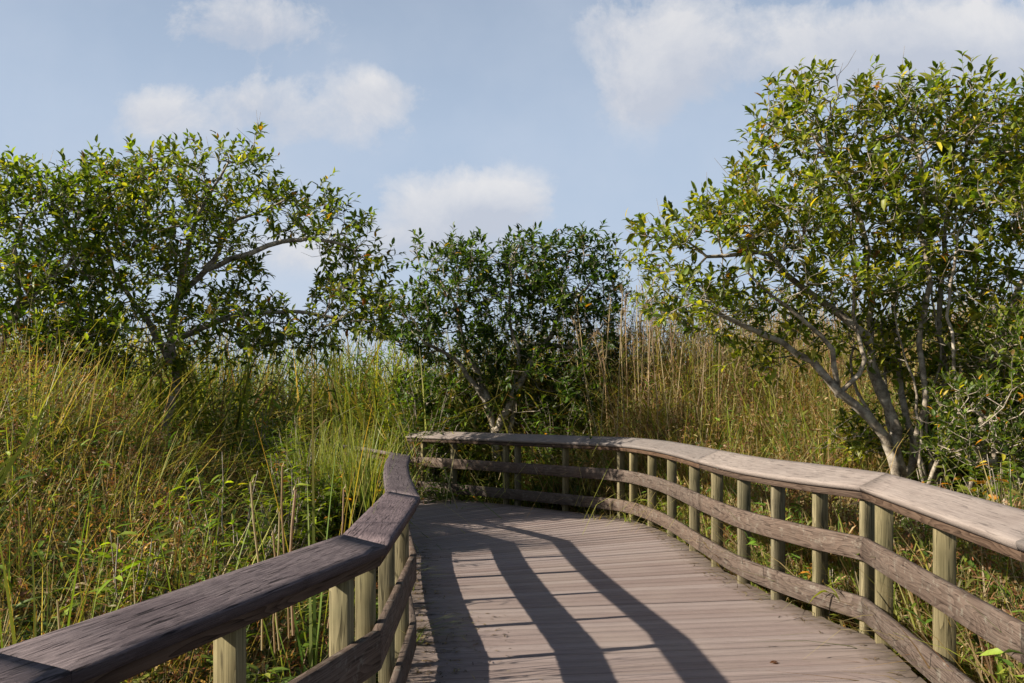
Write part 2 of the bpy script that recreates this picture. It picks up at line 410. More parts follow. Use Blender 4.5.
# ------------------------------------------------------------------ plant builders (all vectorised)
def vnoise(x, y, s, seed=0):
    """cheap smooth noise in -1..1"""
    r = np.random.default_rng(seed); out = 0
    for k in range(5):
        a = r.uniform(0, 6.28); f = s*r.uniform(.5, 1.6); out = out+np.sin((x*math.cos(a)+y*math.sin(a))*f+r.uniform(0, 6.28))
    return out/2.6
def blades(base, az, L, w, lean, bend, col, tipcol=None, nseg=5, twist=None, droop=0.):
    """arching grass blades -> V, faces(list), col"""
    n = len(base); t = np.linspace(0, 1, nseg+1)[None, :]
    h = (lean[:, None]*t+bend[:, None]*t**2.4)
    # keep arc length ~L
    up = np.sqrt(np.clip(1-np.clip(np.gradient(h, axis=1)/(1/nseg), -.98, .98)**2, .03, 1))
    zc = np.concatenate([np.zeros((n, 1)), np.cumsum((up[:, 1:]+up[:, :-1])/2/nseg, axis=1)], 1)
    over = np.clip(np.abs(bend[:, None])*t**3-.55, 0, None)
    zc = zc-over*.9
    dx, dy = np.cos(az), np.sin(az)
    ctr = base[:, None, :]+L[:, None, None]*np.stack([dx[:, None]*h, dy[:, None]*h, zc], -1)
    ta = az+math.pi/2 if twist is None else az+twist
    wd = np.stack([np.cos(ta), np.sin(ta), np.zeros(n)], -1)[:, None, :]
    prof = (1-.92*t**1.8)*(.55+.45*np.minimum(1, t*5))
    off = wd*(w[:, None]*prof)[:, :, None]*.5
    A = ctr-off; B = ctr+off
    V = np.stack([A, B], 2).reshape(n*(nseg+1)*2, 3)
    i = np.arange(n)[:, None]*(nseg+1)*2; s = np.arange(nseg)[None, :]*2
    b0 = (i+s).ravel(); q = np.stack([b0, b0+1, b0+3, b0+2], 1)
    cc = np.repeat(col[:, None, :], (nseg+1)*2, 1)
    if tipcol is not None:
        tt = np.repeat(np.clip((t-.45)/.55, 0, 1)**1.3, 2, axis=1)[:, :, None]; cc = cc*(1-tt)+tipcol[:, None, :]*tt
    return V, q, cc.reshape(-1, 3)
def leaves(base, d, up, L, w, col, fold=.35, curl=.25):
    """folded, curved leaves: base point, direction d, face normal hint up"""
    n = len(base); d = d/np.linalg.norm(d, axis=1)[:, None]
    s = np.cross(d, up); s /= np.linalg.norm(s, axis=1)[:, None]+1e-9; u = np.cross(s, d)
    L1 = L[:, None]; w1 = w[:, None]*.5
    cu = curl*L1
    def pt(t, side, sag=0.): return base+d*L1*t-u*cu*t*t+s*w1*side+u*(abs(side)*w1*fold)
    V = np.stack([base, pt(.33, .95), pt(.33, 0), pt(.33, -.95), pt(.7, .78), pt(.7, 0), pt(.7, -.78), pt(1, 0)], 1).reshape(-1, 3)
    b = np.arange(n)[:, None]*8
    tri = np.array([[0, 2, 1], [0, 3, 2], [4, 5, 7], [5, 6, 7]]); qd = np.array([[1, 2, 5, 4], [2, 3, 6, 5]])
    T = (b[:, :, None]+tri[None]).reshape(-1, 3); Q = (b[:, :, None]+qd[None]).reshape(-1, 4)
    return V, [T, Q], np.repeat(col, 8, axis=0)
class Heap:
    def __init__(s): s.V = []; s.F = {}; s.C = []; s.n = 0
    def add(s, V, F, Cc):
        if isinstance(F, np.ndarray): F = [F]
        for f in F: s.F.setdefault(f.shape[1], []).append(f+s.n)
        s.V.append(V); s.C.append(Cc); s.n += len(V)
    def build(s, name, mat, parent=None, smooth=True):
        return mesh_obj(name, np.concatenate(s.V), [np.concatenate(v) for v in s.F.values()], mat, parent, col=np.concatenate(s.C), smooth=smooth)
def pick(n, palette, weights, jit=.25, r=rng):
    pal = np.array(palette); w = np.array(weights, float); w /= w.sum()
    c = pal[r.choice(len(pal), n, p=w)]; return np.clip(c*(1+r.normal(0, jit, (n, 1)))*(1+r.normal(0, .06, (n, 3))), .004, .9)
GREENS = [(.12, .17, .022), (.18, .225, .03), (.26, .28, .04), (.06, .105, .018), (.32, .30, .06)]
DRY = [(.30, .235, .11), (.22, .15, .07), (.38, .31, .17), (.17, .085, .035)]

def scatter(n, x0, x1, y0, y1, keep):
    xy = np.stack([rng.uniform(x0, x1, n), rng.uniform(y0, y1, n)], 1); return xy[keep(xy)]
def infrustum(xy, m=1.15, back=0.):
    return (np.abs(xy[:, 0]) < m*(512/F)*np.maximum(xy[:, 1], 0)+1.2)
def top_left(xy):      # how high the left-hand growth stands above the deck
    d = dist_line(xy, LP); x, y = xy[:, 0], xy[:, 1]
    t = -.12+.43*np.clip(d-.1, 0, 6)
    sm = np.clip((y-9.9)/.7, 0, 1); t = np.maximum(t, .80*sm*sm*(3-2*sm)-.2*(1-sm))+np.clip((d-1.5)*.4, 0, .9)*np.clip((y-8.5)/2, 0, 1)
    t += (.13*vnoise(x, y, 2.2, 3)+.10*vnoise(x, y, 5.5, 4))*np.clip(d, .3, 1.2)
    return np.minimum(t, 1.45+.055*y-.5*np.clip((x+.55*y)/y*2, 0, .0)+.12*vnoise(x, y, 2.2, 3))
def top_right(xy):
    d = dist_line(xy, RP); x, y = xy[:, 0], xy[:, 1]
    t = .50+.42*np.clip(d-.1, 0, 8)*np.clip((y-4)/4, .3, 1)+.16*np.clip(y-12, 0, 9)
    t = np.minimum(t, 2.75+.06*np.clip(y-12, 0, 20))
    sh = np.exp(-(((x-4.7)/1.5)**2+((y-9.6)/2.3)**2)**2); t = t*(1-sh)+.05*sh
    return clear(xy, t+.16*vnoise(x, y, 2.0, 5)+.10*vnoise(x, y, 5.0, 6))

def clear(q, tp):
    c = np.exp(-(((q[:, 0]+.3)/2.3)**2+((q[:, 1]-16.)/1.7)**2)**2); return tp*(1-c)+.35*c
def field(name, xy, top, spec, seed):
    """mixed growth: arching sawgrass, dry blades, leafy stems. spec = shares"""
    h = Heap(); n = len(xy); x, y = xy[:, 0], xy[:, 1]; d = np.hypot(x, y)
    kind = rng.random(n); patch = vnoise(x, y, 1.5, seed)
    H = np.maximum(top-GROUND, .35)
    # sawgrass blades
    m = kind < spec['grass']; k = m.sum()
    cl = .5*vnoise(x[m], y[m], 9., seed+1)
    az = rng.uniform(0, 2*math.pi, k); L = H[m]*rng.uniform(.75, 1.18, k)*1.06
    dryp = np.clip(.30+.25*patch[m], .05, .8)*spec.get('dry', 1.)
    isdry = rng.random(k) < dryp
    col = np.where(isdry[:, None], pick(k, DRY, [4, 3, 2, 1.5]), pick(k, GREENS, [4, 5, 3, 3, 1.5]))
    tip = np.where((rng.random(k) < .35)[:, None], pick(k, DRY, [3, 2, 3, 1]), col*1.05)
    base = np.stack([x[m], y[m], np.full(k, GROUND)], 1)
    V, q, c = blades(base, az, L, rng.uniform(.007, .019, k)*(1+.05*d[m])*spec.get('w', 1.), rng.uniform(0, .38, k), rng.uniform(0, 1.05, k)**1.3*spec.get('bend', 1.), col, tip, 6, twist=rng.uniform(.6, 2.5, k))
    h.add(V, q, c)
    # thin dry stalks and tangles
    m = (kind >= spec['grass']) & (kind < spec['grass']+spec['stalk']); k = m.sum()
    if k:
        V, q, c = blades(np.stack([x[m], y[m], np.full(k, GROUND)], 1), rng.uniform(0, 6.28, k), H[m]*rng.uniform(.7, 1.15, k), rng.uniform(.003, .007, k)*(1+.05*d[m]),
                         rng.uniform(-.35, .35, k), rng.uniform(-.2, .35, k), pick(k, [(.30, .22, .12), (.20, .12, .06), (.42, .35, .22), (.22, .09, .035)], [3, 3, 2, 2]), None, 4, twist=rng.uniform(0, 3, k))
        h.add(V, q, c)
        # brown seed heads / withered leaves up the stalk
        rep = 7; idx = np.repeat(np.where(m)[0], rep); kk = len(idx)
        zz = GROUND+H[idx]*rng.uniform(.45, 1.05, kk)
        b = np.stack([x[idx]+rng.normal(0, .05, kk), y[idx]+rng.normal(0, .05, kk), zz], 1)
        dd = rng.normal(0, 1, (kk, 3)); dd[:, 2] = rng.uniform(-.9, .5, kk)
        up = rng.normal(0, 1, (kk, 3)); up[:, 2] += 1.2
        V, f, c = leaves(b, dd, up, rng.uniform(.04, .11, kk), rng.uniform(.006, .02, kk)*(1+.04*d[idx]), pick(kk, [(.26, .17, .08), (.16, .08, .035), (.36, .27, .14), (.12, .13, .03)], [3, 3, 2, 3]), .5, .5)
        h.add(V, f, c)
    # leafy stems (broad green leaves in sprays)
    m = kind >= spec['grass']+spec['stalk']; k = m.sum()
    if k:
        base = np.stack([x[m], y[m], np.full(k, GROUND)], 1); az = rng.uniform(0, 6.28, k); Ls = H[m]*rng.uniform(.75, 1.08, k)
        lean = rng.uniform(-.15, .3, k); bend = rng.uniform(0, .35, k)
        scol = pick(k, [(.10, .09, .03), (.16, .09, .04), (.12, .14, .03)], [2, 2, 3])
        V, q, c = blades(base, az, Ls, np.full(k, .007), lean, bend, scol, None, 4); h.add(V, q, c)
        rep = spec.get('leaf_n', 26); idx = np.repeat(np.arange(k), rep); kk = len(idx)
        t = rng.uniform(.35, 1.02, kk)
        hh = lean[idx]*t+bend[idx]*t**2.4
        b = base[idx]+Ls[idx][:, None]*np.stack([np.cos(az[idx])*hh, np.sin(az[idx])*hh, t*.97], 1)
        la = rng.uniform(0, 6.28, kk); dd = np.stack([np.cos(la), np.sin(la), rng.uniform(-.35, 1.1, kk)], 1)
        up = np.tile([0., 0., 1.], (kk, 1))+rng.normal(0, .35, (kk, 3))
        pc = pick(k, [(.10, .17, .02), (.15, .22, .025), (.065, .12, .018), (.20, .25, .035), (.14, .13, .03)], [4, 4, 3, 2, 1.5], .18)[idx]
        V, f, c = leaves(b, dd, up, rng.uniform(.06, .17, kk)*spec.get('leaf_s', 1), rng.uniform(.014, .036, kk)*spec.get('leaf_s', 1), pc*(1+rng.normal(0, .18, (kk, 1))), .35, .45)
        h.add(V, np.array(f[0]) if False else f, c)
    nb = spec.get('long', 0)
    if nb:
        far = np.where(walk_dist(xy) > 1.1)[0]; j = far[rng.integers(0, len(far), nb)]; cj = rng.normal(0, .05, (nb, 2)); xb, yb = x[j]+cj[:, 0], y[j]+cj[:, 1]; Hb = H[j]*rng.uniform(.95, 1.3, nb)
        V, q, c = blades(np.stack([xb, yb, np.full(nb, GROUND)], 1), rng.uniform(0, 6.28, nb), Hb*1.15, rng.uniform(.010, .020, nb)*(1+.03*d[j]), rng.uniform(.05, .5, nb), rng.uniform(.1, 1.0, nb),
                         pick(nb, [(.26, .30, .05), (.36, .36, .10), (.16, .22, .03), (.45, .38, .2)], [3, 3, 3, 1]), pick(nb, [(.42, .34, .12), (.3, .32, .06)], [1, 1]), 9, twist=rng.uniform(1.0, 2.1, nb)); h.add(V, q, c)
        ns = nb//2; j = rng.integers(0, n, ns); k = 26; jj = np.repeat(j, k); st = np.repeat(rng.uniform(.86, 1.12, ns), k)
        b = np.stack([x[jj]+rng.normal(0, .035, ns*k), y[jj]+rng.normal(0, .035, ns*k), GROUND+H[jj]*st+rng.uniform(-.12, .12, ns*k)], 1); dd = rng.normal(0, 1, (ns*k, 3)); dd[:, 2] += .6
        V, f, c = leaves(b, dd, rng.normal(0, 1, (ns*k, 3)), rng.uniform(.015, .05, ns*k), rng.uniform(.005, .012, ns*k), pick(ns*k, [(.22, .09, .035), (.30, .16, .06), (.14, .06, .03)], [3, 2, 2], .2), .3, .3); h.add(V, f, c)
    return h.build(name, M_GRASS)

# left-hand growth
keepL = lambda xy: (~inside(xy)) & (dist_line(xy, LP) > .10) & (dist_line(xy, LP) < dist_line(xy, RP)) & infrustum(xy)
xy = np.concatenate([scatter(42000, -7, 0, .8, 6, keepL), scatter(50000, -12, 0, 6, 13, keepL)])
# thin out, keeping it densest near the walk
o = field('marsh_grass', xy, top_left(xy), dict(grass=.70, stalk=.18, dry=.95, leaf_n=26, w=1.3, long=3200), 21)
tag(o, 'tangled green and straw coloured marsh grass filling the bank beside the dark railing', 'marsh grass', kind='stuff')
print('left blades', len(xy))
xy = np.concatenate([scatter(26000, -22, 1, 13, 22, lambda q: (~inside(q)) & (walk_dist(q) > .15) & infrustum(q, 1.1)), scatter(9000, -30, 30, 22, 45, lambda q: infrustum(q, 1.1))])
tp = np.where(xy[:, 1] < 22, 2.62+.05*(xy[:, 1]-13), 3.2)+.22*vnoise(xy[:, 0], xy[:, 1], 2.5, 8)
tp = clear(xy, tp)
# higher growth on the right-hand side of the bend
o = field('sawgrass', xy, tp, dict(grass=.74, stalk=.03, dry=.7, leaf_n=20, bend=1.1, w=2.3, leaf_s=1.4), 31)
tag(o, 'pale green and tan sawgrass stretching away beyond the bend of the walk', 'sawgrass', kind='stuff')
keepR = lambda xy: (~inside(xy)) & (dist_line(xy, RP) > .12) & (dist_line(xy, LP) > dist_line(xy, RP)) & infrustum(xy)
xy = np.concatenate([scatter(18000, 1.6, 5.5, 1.5, 9, keepR), scatter(54000, 0, 12, 8, 21, keepR)])
o = field('reed_bed', xy, top_right(xy), dict(grass=.66, stalk=.24, dry=1.5, leaf_n=14, bend=.6, leaf_s=1.0, w=1.3, long=3000), 41)
tag(o, 'brown and olive reeds and weeds growing thickly behind the sunlit railing', 'reeds', kind='stuff')
print('right', len(xy))

# ------------------------------------------------------------------ trees
def grow(limbs, env, n_attr, seed, gap=.3, step=.17, infl=1.1, kill=.30, iters=55):
    """limbs: list of polylines of world points (first is the trunk; later ones start on or near an earlier one). Returns nodes, parents"""
    r = np.random.default_rng(seed)
    N = []; Pp = []; base_r = []; start = []
    for li, (pl, rad) in enumerate(limbs):
        pl = np.array(pl, float); seg = []
        for a, b in zip(pl[:-1], pl[1:]):
            k = max(1, int(np.linalg.norm(b-a)/step)); seg += [a+(b-a)*t for t in np.linspace(0, 1, k, endpoint=False)]
        seg.append(pl[-1]); seg = np.array(seg)
        if len(seg) > 3:                                    # rounded, slightly wandering limbs
            s2 = seg.copy(); s2[1:-1] = (seg[:-2]+seg[1:-1]*2+seg[2:])/4; seg = s2
        tt = np.linspace(0, len(seg)*step, len(seg)); wa = r.uniform(0, 6.28, 6)
        for ax in range(3): seg[1:, ax] += (.035*np.sin(tt*5.1+wa[ax])+.05*np.sin(tt*2.3+wa[ax+3]))[1:]*(1 if ax < 2 else .4)
        seg[1:] += r.normal(0, .014, (len(seg)-1, 3))
        if N:
            dd = np.linalg.norm(np.array(N)-seg[0], axis=1); pi = int(np.argmin(dd)); par = pi if dd[pi] < .6 else -1
        else: par = -1
        for k, p in enumerate(seg):
            N.append(p); Pp.append(par); base_r.append(rad*(1-.75*(k/len(seg))**1.1)); par = len(N)-1
    A = []
    tot = sum(e[-1] for e in env)
    for (px, py, D, rx, ry, rd, wt) in env:
        c = np.array(P(px, py, D)); m = int(n_attr*wt/tot)
        v = r.normal(0, 1, (m, 3)); v /= np.linalg.norm(v, axis=1)[:, None]; v *= (r.random((m, 1))**.40)
        A.append(c+v*np.array([rx*D/F, rd, ry*D/F]))
    A = np.concatenate(A)
    cn = vnoise(A[:, 0]+A[:, 2]*.6, A[:, 1]*.8-A[:, 2], 4.2, seed)+.7*vnoise(A[:, 2]*1.1, A[:, 0]-A[:, 1], 7.5, seed+1)
    A = A[cn > np.quantile(cn, gap)]; alive = np.ones(len(A), bool)
    nb = np.array([GROUND+.9])
    for it in range(iters):
        NN = np.array(N); a = A[alive]
        if not len(a): break
        best = np.full(len(a), 1e9); bi = np.zeros(len(a), int)
        for s in range(0, len(NN), 1500):
            d2 = ((a[:, None, :]-NN[None, s:s+1500, :])**2).sum(2); j = d2.argmin(1); v = d2[np.arange(len(a)), j]
            u = v < best; best[u] = v[u]; bi[u] = j[u]+s
        infl_now = infl if it > 3 else infl*1.7
        ok = best < infl_now**2
        if not ok.any(): infl *= 1.35; continue
        new = {}
        for k in np.where(ok)[0]:
            dv = a[k]-NN[bi[k]]; new.setdefault(int(bi[k]), []).append(dv/(np.linalg.norm(dv)+1e-9))
        for i, ds in new.items():
            d = np.mean(ds, axis=0)+r.normal(0, .16, 3); d /= np.linalg.norm(d)+1e-9
            q = NN[i]+d*step*r.uniform(.75, 1.15); N.append(q); Pp.append(i); base_r.append(0)
        NN2 = np.array(N[len(NN):])
        idx = np.where(alive)[0]
        d2 = ((A[idx][:, None, :]-NN2[None])**2).sum(2).min(1); alive[idx[d2 < kill**2]] = False
    return np.array(N), np.array(Pp), np.array(base_r)
def frames(d):
    a = np.where(np.abs(d[:, 2:3]) < .9, np.array([[0, 0, 1.]]), np.array([[1., 0, 0]])); s = np.cross(d, a); s /= np.linalg.norm(s, axis=1)[:, None]+1e-9
    return s, np.cross(s, d)
def tubes(P0, P1, r0, r1, k=5):
    d = P1-P0; L = np.linalg.norm(d, axis=1); d = d/(L[:, None]+1e-9); s, u = frames(d)
    n = len(P0); a = np.arange(k)*2*math.pi/k
    ring = s[:, None, :]*np.cos(a)[None, :, None]+u[:, None, :]*np.sin(a)[None, :, None]
    A = (P0-d*r0[:, None]*.25)[:, None, :]+ring*r0[:, None, None]; B = (P1+d*r1[:, None]*.25)[:, None, :]+ring*r1[:, None, None]
    V = np.concatenate([A, B], 1).reshape(-1, 3); b = np.arange(n)[:, None]*2*k; j = np.arange(k)[None, :]; j2 = (j+1) % k
    q = np.stack([b+j, b+j2, b+k+j2, b+k+j], -1).reshape(-1, 4)
    return V, q
PAL_A = ([(.050, .082, .016), (.075, .115, .018), (.11, .15, .022), (.165, .19, .03), (.035, .060, .014)], [4, 5, 4, 2, 3])
def tree(name, label, limbs, env, n_attr, seed, group, leaf=.095, per=9, twigs=3, pal=PAL_A, odd=.035, kill=.30, tipr=.0045, bare=.22, cat='tree', clump=1.0, stepv=.17, gap=.3):
    r = np.random.default_rng(seed+100)
    N, Pa, br = grow([([P(*p) for p in pl], rad) for pl, rad in limbs], env, n_attr, seed, gap=gap, kill=kill, step=stepv)
    n = len(N); ch = np.zeros(n, int)
    for p in Pa:
        if p >= 0: ch[p] += 1
    rad = np.full(n, 0.0); 
    for i in range(n-1, -1, -1):
        if ch[i] == 0: rad[i] = max(rad[i], tipr**2.2)
        if Pa[i] >= 0: rad[Pa[i]] += max(rad[i], tipr**2.2)
    rad = rad**(1/2.2); rad = np.maximum(rad, br)
    order = np.zeros(n, int)    # steps from the nearest tip
    for i in range(n-1, -1, -1):
        if Pa[i] >= 0: order[Pa[i]] = max(order[Pa[i]], order[i]+1)
    b0 = N[0]
    root = empty(name, (float(b0[0]), float(b0[1]), GROUND), label, cat, group)
    bpy.context.view_layer.update()
    m = Pa >= 0; i1 = np.where(m)[0]; i0 = Pa[i1]
    rr0 = np.minimum(rad[i0], np.maximum(rad[i1]*1.35, rad[i0]*.0+.0))
    thick = rad[i1] > .02
    V1, q1 = tubes(N[i0][thick], N[i1][thick], rr0[thick], rad[i1][thick], 8)
    V2, q2 = tubes(N[i0][~thick], N[i1][~thick], rr0[~thick], rad[i1][~thick], 4)
    # leafy shoots
    cand = np.where((order <= 4) & (br == 0))[0]
    cand = cand[r.random(len(cand)) < np.where(order[cand] <= 1, 1., .7)]
    cid = np.repeat(cand, twigs); k = len(cid)
    ctr = N.mean(0)
    pd = N[cid]-N[np.maximum(Pa[cid], 0)]; pd /= np.linalg.norm(pd, axis=1)[:, None]+1e-9
    td = pd*.7+r.normal(0, .62, (k, 3)); td[:, 2] += .42; td /= np.linalg.norm(td, axis=1)[:, None]
    tl = r.uniform(.10, .30, k)*clump
    mid = N[cid]+td*tl[:, None]*.5; td2 = td+np.array([0, 0, .45])+r.normal(0, .15, (k, 3)); td2 /= np.linalg.norm(td2, axis=1)[:, None]
    end = mid+td2*tl[:, None]*.5
    tr = np.full(k, .0028)
    V3, q3 = tubes(N[cid], mid, tr*1.3, tr, 3); V4, q4 = tubes(mid, end, tr, tr*.6, 3)
    h = Heap(); Z = lambda v: np.zeros((len(v), 3))
    for v, q in ((V1, q1), (V2, q2), (V3, q3), (V4, q4)): h.add(v, q, Z(v))
    h.build('trunk', M_BARK, root)
    # leaves alternate along each shoot
    leafy = r.random(k) > bare
    lid = np.repeat(np.where(leafy)[0], per); kk = len(lid); t = np.tile(np.linspace(.12, 1.0, per), leafy.sum())+r.normal(0, .05, kk)
    base = np.where((t < .5)[:, None], N[cid][lid]+(mid-N[cid])[lid]*(t*2)[:, None], mid[lid]+(end-mid)[lid]*((t-.5)*2)[:, None])
    s, u = frames(td2[lid]); ang = np.tile(np.arange(per)*2.4, leafy.sum())+np.repeat(r.uniform(0, 6.28, leafy.sum()), per)
    rad_d = s*np.cos(ang)[:, None]+u*np.sin(ang)[:, None]
    op = np.clip(1.15-.75*t, .3, 1.1)[:, None]
    dd = rad_d*op+td2[lid]*(.35+.6*t[:, None])+r.normal(0, .16, (kk, 3)); dd[:, 2] += .10
    up = np.tile([0, 0, 1.], (kk, 1))*.9+td2[lid]*.4+r.normal(0, .28, (kk, 3))
    tone = pick(kk, *pal, jit=.16, r=r)
    tw = r.normal(1, .15, len(leafy))[lid]; tone = tone*np.clip(tw, .6, 1.5)[:, None]
    o_ = r.random(kk) < odd
    tone[o_] = pick(int(o_.sum()), [(.42, .20, .02), (.45, .36, .04), (.30, .10, .02), (.20, .11, .04)], [2, 4, 1, 2], r=r)
    Ls = leaf*r.uniform(.6, 1.2, kk)*(1-.25*np.clip(t, 0, 1))
    V5, f5, c5 = leaves(base, dd, up, Ls, Ls*r.uniform(.36, .48, kk), tone, .45, .35)
    h2 = Heap(); h2.add(V5, f5, c5); h2.build('crown', M_LEAF, root)
    print(name, 'nodes', n, 'leaves', kk)
    return root
TG = 'pond apple trees around the boardwalk'
# right-hand tree: many stems fanning from one foot
D3 = 10.3
tree('pond_apple_tree', 'tallest tree, many pale stems fanning from one foot behind the sunlit railing',
  [([(918, 600, D3), (908, 500, D3), (895, 450, D3), (868, 420, D3-.05), (838, 395, D3-.1), (822, 372, D3-.15), (795, 352, D3-.2), (762, 335, D3-.3), (725, 312, D3-.4)], .085),
   ([(838, 395, D3-.1), (832, 365, D3-.2), (818, 335, D3-.3), (790, 305, D3-.4), (752, 275, D3-.5)], .036),
   ([(895, 450, D3), (880, 410, D3+.1), (868, 372, D3+.1), (872, 345, D3+.1), (855, 322, D3), (815, 292, D3-.1), (765, 255, D3-.2), (705, 258, D3-.3)], .062),
   ([(902, 470, D3), (893, 410, D3+.2), (878, 365, D3+.25), (865, 320, D3+.2), (868, 250, D3+.1), (845, 180, D3), (812, 130, D3)], .05),
   ([(905, 480, D3+.1), (905, 420, D3+.3), (898, 360, D3+.3), (902, 290, D3+.4), (935, 220, D3+.5), (985, 170, D3+.5)], .045),
   ([(926, 600, D3+.2), (925, 480, D3+.1), (921, 390, D3), (922, 300, D3-.1), (928, 215, D3-.1), (915, 140, D3)], .048),
   ([(940, 600, D3+.3), (940, 440, D3+.3), (938, 350, D3+.3), (946, 250, D3+.3), (962, 160, D3+.3), (965, 110, D3+.3)], .05),
   ([(912, 520, D3+.2), (900, 440, D3+.35), (885, 390, D3+.4), (880, 330, D3+.5), (895, 270, D3+.5)], .03),
   ([(930, 560, D3+.4), (950, 470, D3+.5), (955, 400, D3+.5), (975, 330, D3+.5), (1010, 280, D3+.5)], .035),
   ([(925, 540, D3-.1), (915, 450, D3-.2), (912, 380, D3-.25), (900, 310, D3-.3)], .026),
   ([(935, 520, D3+.1), (932, 440, D3+.1), (931, 380, D3+.1), (936, 300, D3+.2), (925, 240, D3+.3)], .024),
   ([(920, 520, D3-.3), (948, 440, D3-.4), (955, 370, D3-.5), (948, 300, D3-.5), (965, 230, D3-.5)], .028),
   ([(895, 450, D3), (862, 410, D3+.3), (845, 360, D3+.4), (840, 310, D3+.5)], .026),
   ([(838, 395, D3-.1), (860, 360, D3-.2), (850, 300, D3-.3), (860, 240, D3-.3)], .03),
   ([(955, 600, D3-.2), (965, 480, D3-.2), (978, 425, D3-.3), (1000, 350, D3-.4), (1030, 270, D3-.4), (1050, 200, D3-.3)], .05)],
  [(818, 128, 10.2, 62, 52, .8, 8), (925, 130, 10.3, 95, 46, 1.1, 12), (1040, 148, 10.4, 90, 75, 1.2, 12), (866, 205, 10.3, 84, 50, 1.3, 12), (745, 240, 10.0, 68, 42, .9, 9),
   (662, 252, 9.9, 44, 30, .6, 5), (715, 225, 10.0, 40, 22, .6, 3), (970, 235, 10.3, 110, 75, 1.3, 17), (815, 292, 10.1, 100, 30, 1.1, 9), (900, 345, 10.8, 80, 40, .8, 6), (985, 300, 10.5, 90, 40, 1., 7), (960, 400, 11., 60, 40, .7, 4), (770, 115, 10.2, 18, 26, .3, .8), (740, 175, 10.1, 18, 18, .3, .6), (1020, 340, 10.0, 70, 60, .9, 8), (712, 305, 9.9, 70, 30, .7, 6), (780, 345, 10.4, 45, 30, .6, 2.5), (1010, 400, 10.6, 60, 50, .8, 5), (870, 440, 10.9, 40, 26, .5, 2)],
  7000, 5, TG, leaf=.142, per=9, twigs=2, pal=([(.078, .114, .013), (.120, .160, .017), (.185, .208, .022), (.27, .265, .033), (.042, .068, .011)], [4, 5, 5, 3, 3]), odd=.022, clump=1.25, kill=.17, gap=.25, bare=.32)
# low thicket tree at the right edge
tree('pond_apple_tree', 'low dark-leaved tree at the foot of the tallest tree',
  [([(1000, 640, 8.6), (1000, 520, 8.6), (985, 460, 8.6), (992, 420, 8.7)], .05), ([(1000, 520, 8.6), (1030, 470, 8.7), (1060, 430, 8.7)], .04), ([(985, 460, 8.6), (965, 430, 8.5)], .03)],
  [(1000, 405, 8.8, 60, 50, .7, 7), (985, 445, 8.7, 60, 32, .6, 6), (1040, 470, 8.6, 50, 40, .6, 5), (1070, 420, 8.8, 60, 70, .8, 5), (960, 455, 8.8, 25, 25, .4, 1.2), (935, 440, 10.9, 70, 34, .6, 6), (1010, 360, 9.6, 50, 40, .8, 5)],
  3600, 9, TG, leaf=.105, per=8, twigs=2, odd=.05, clump=1.15, kill=.16, bare=.04)
# centre tree beyond the bend
D2 = 17.2
tree('pond_apple_tree', 'dark bushy tree straight ahead behind the far bend, its forked trunk rising over the railing',
  [([(500, 520, D2), (498, 440, D2), (488, 400, D2), (468, 375, D2), (440, 352, D2-.2), (425, 345, D2-.4)], .10),
   ([(488, 400, D2), (470, 350, D2+.1), (452, 310, D2+.2), (440, 280, D2)], .07), ([(498, 430, D2), (520, 385, D2), (542, 345, D2+.2), (560, 310, D2+.2), (590, 285, D2)], .08),
   ([(503, 500, D2), (512, 420, D2), (515, 360, D2), (512, 300, D2), (510, 265, D2)], .06), ([(542, 345, D2+.2), (575, 350, D2), (600, 330, D2)], .05)],
  [(432, 318, D2, 48, 46, 1.0, 10), (470, 275, D2, 50, 38, 1.1, 8), (515, 290, D2+.3, 70, 50, 1.3, 14), (520, 340, D2+.5, 80, 30, 1.0, 8), (575, 300, D2, 50, 50, 1.1, 11), (540, 258, D2, 58, 24, 1.0, 5), (405, 300, D2, 20, 16, .5, 1.2),
   (590, 252, D2, 26, 22, .6, 1.5), (560, 355, D2, 40, 28, .8, 4), (455, 345, D2, 36, 18, .8, 3), (515, 365, D2, 45, 30, .8, 3), (560, 400, D2, 55, 30, 1., 5), (420, 255, D2, 16, 16, .4, .7), (525, 240, D2, 12, 10, .3, .4), (410, 330, D2, 32, 28, .8, 4), (600, 335, D2, 26, 36, .8, 4.5), (510, 392, D2+.4, 85, 34, .9, 9), (580, 385, D2, 42, 36, .9, 7), (430, 385, D2+.3, 34, 34, .8, 4), (485, 240, D2, 10, 8, .3, .3)],
  8500, 15, TG, leaf=.17, per=9, twigs=2, pal=([(.026, .052, .010), (.040, .078, .013), (.07, .12, .018), (.11, .16, .025), (.018, .034, .009)], [5, 5, 3, 1.5, 3]), odd=.012, kill=.22, clump=1.3, stepv=.2)
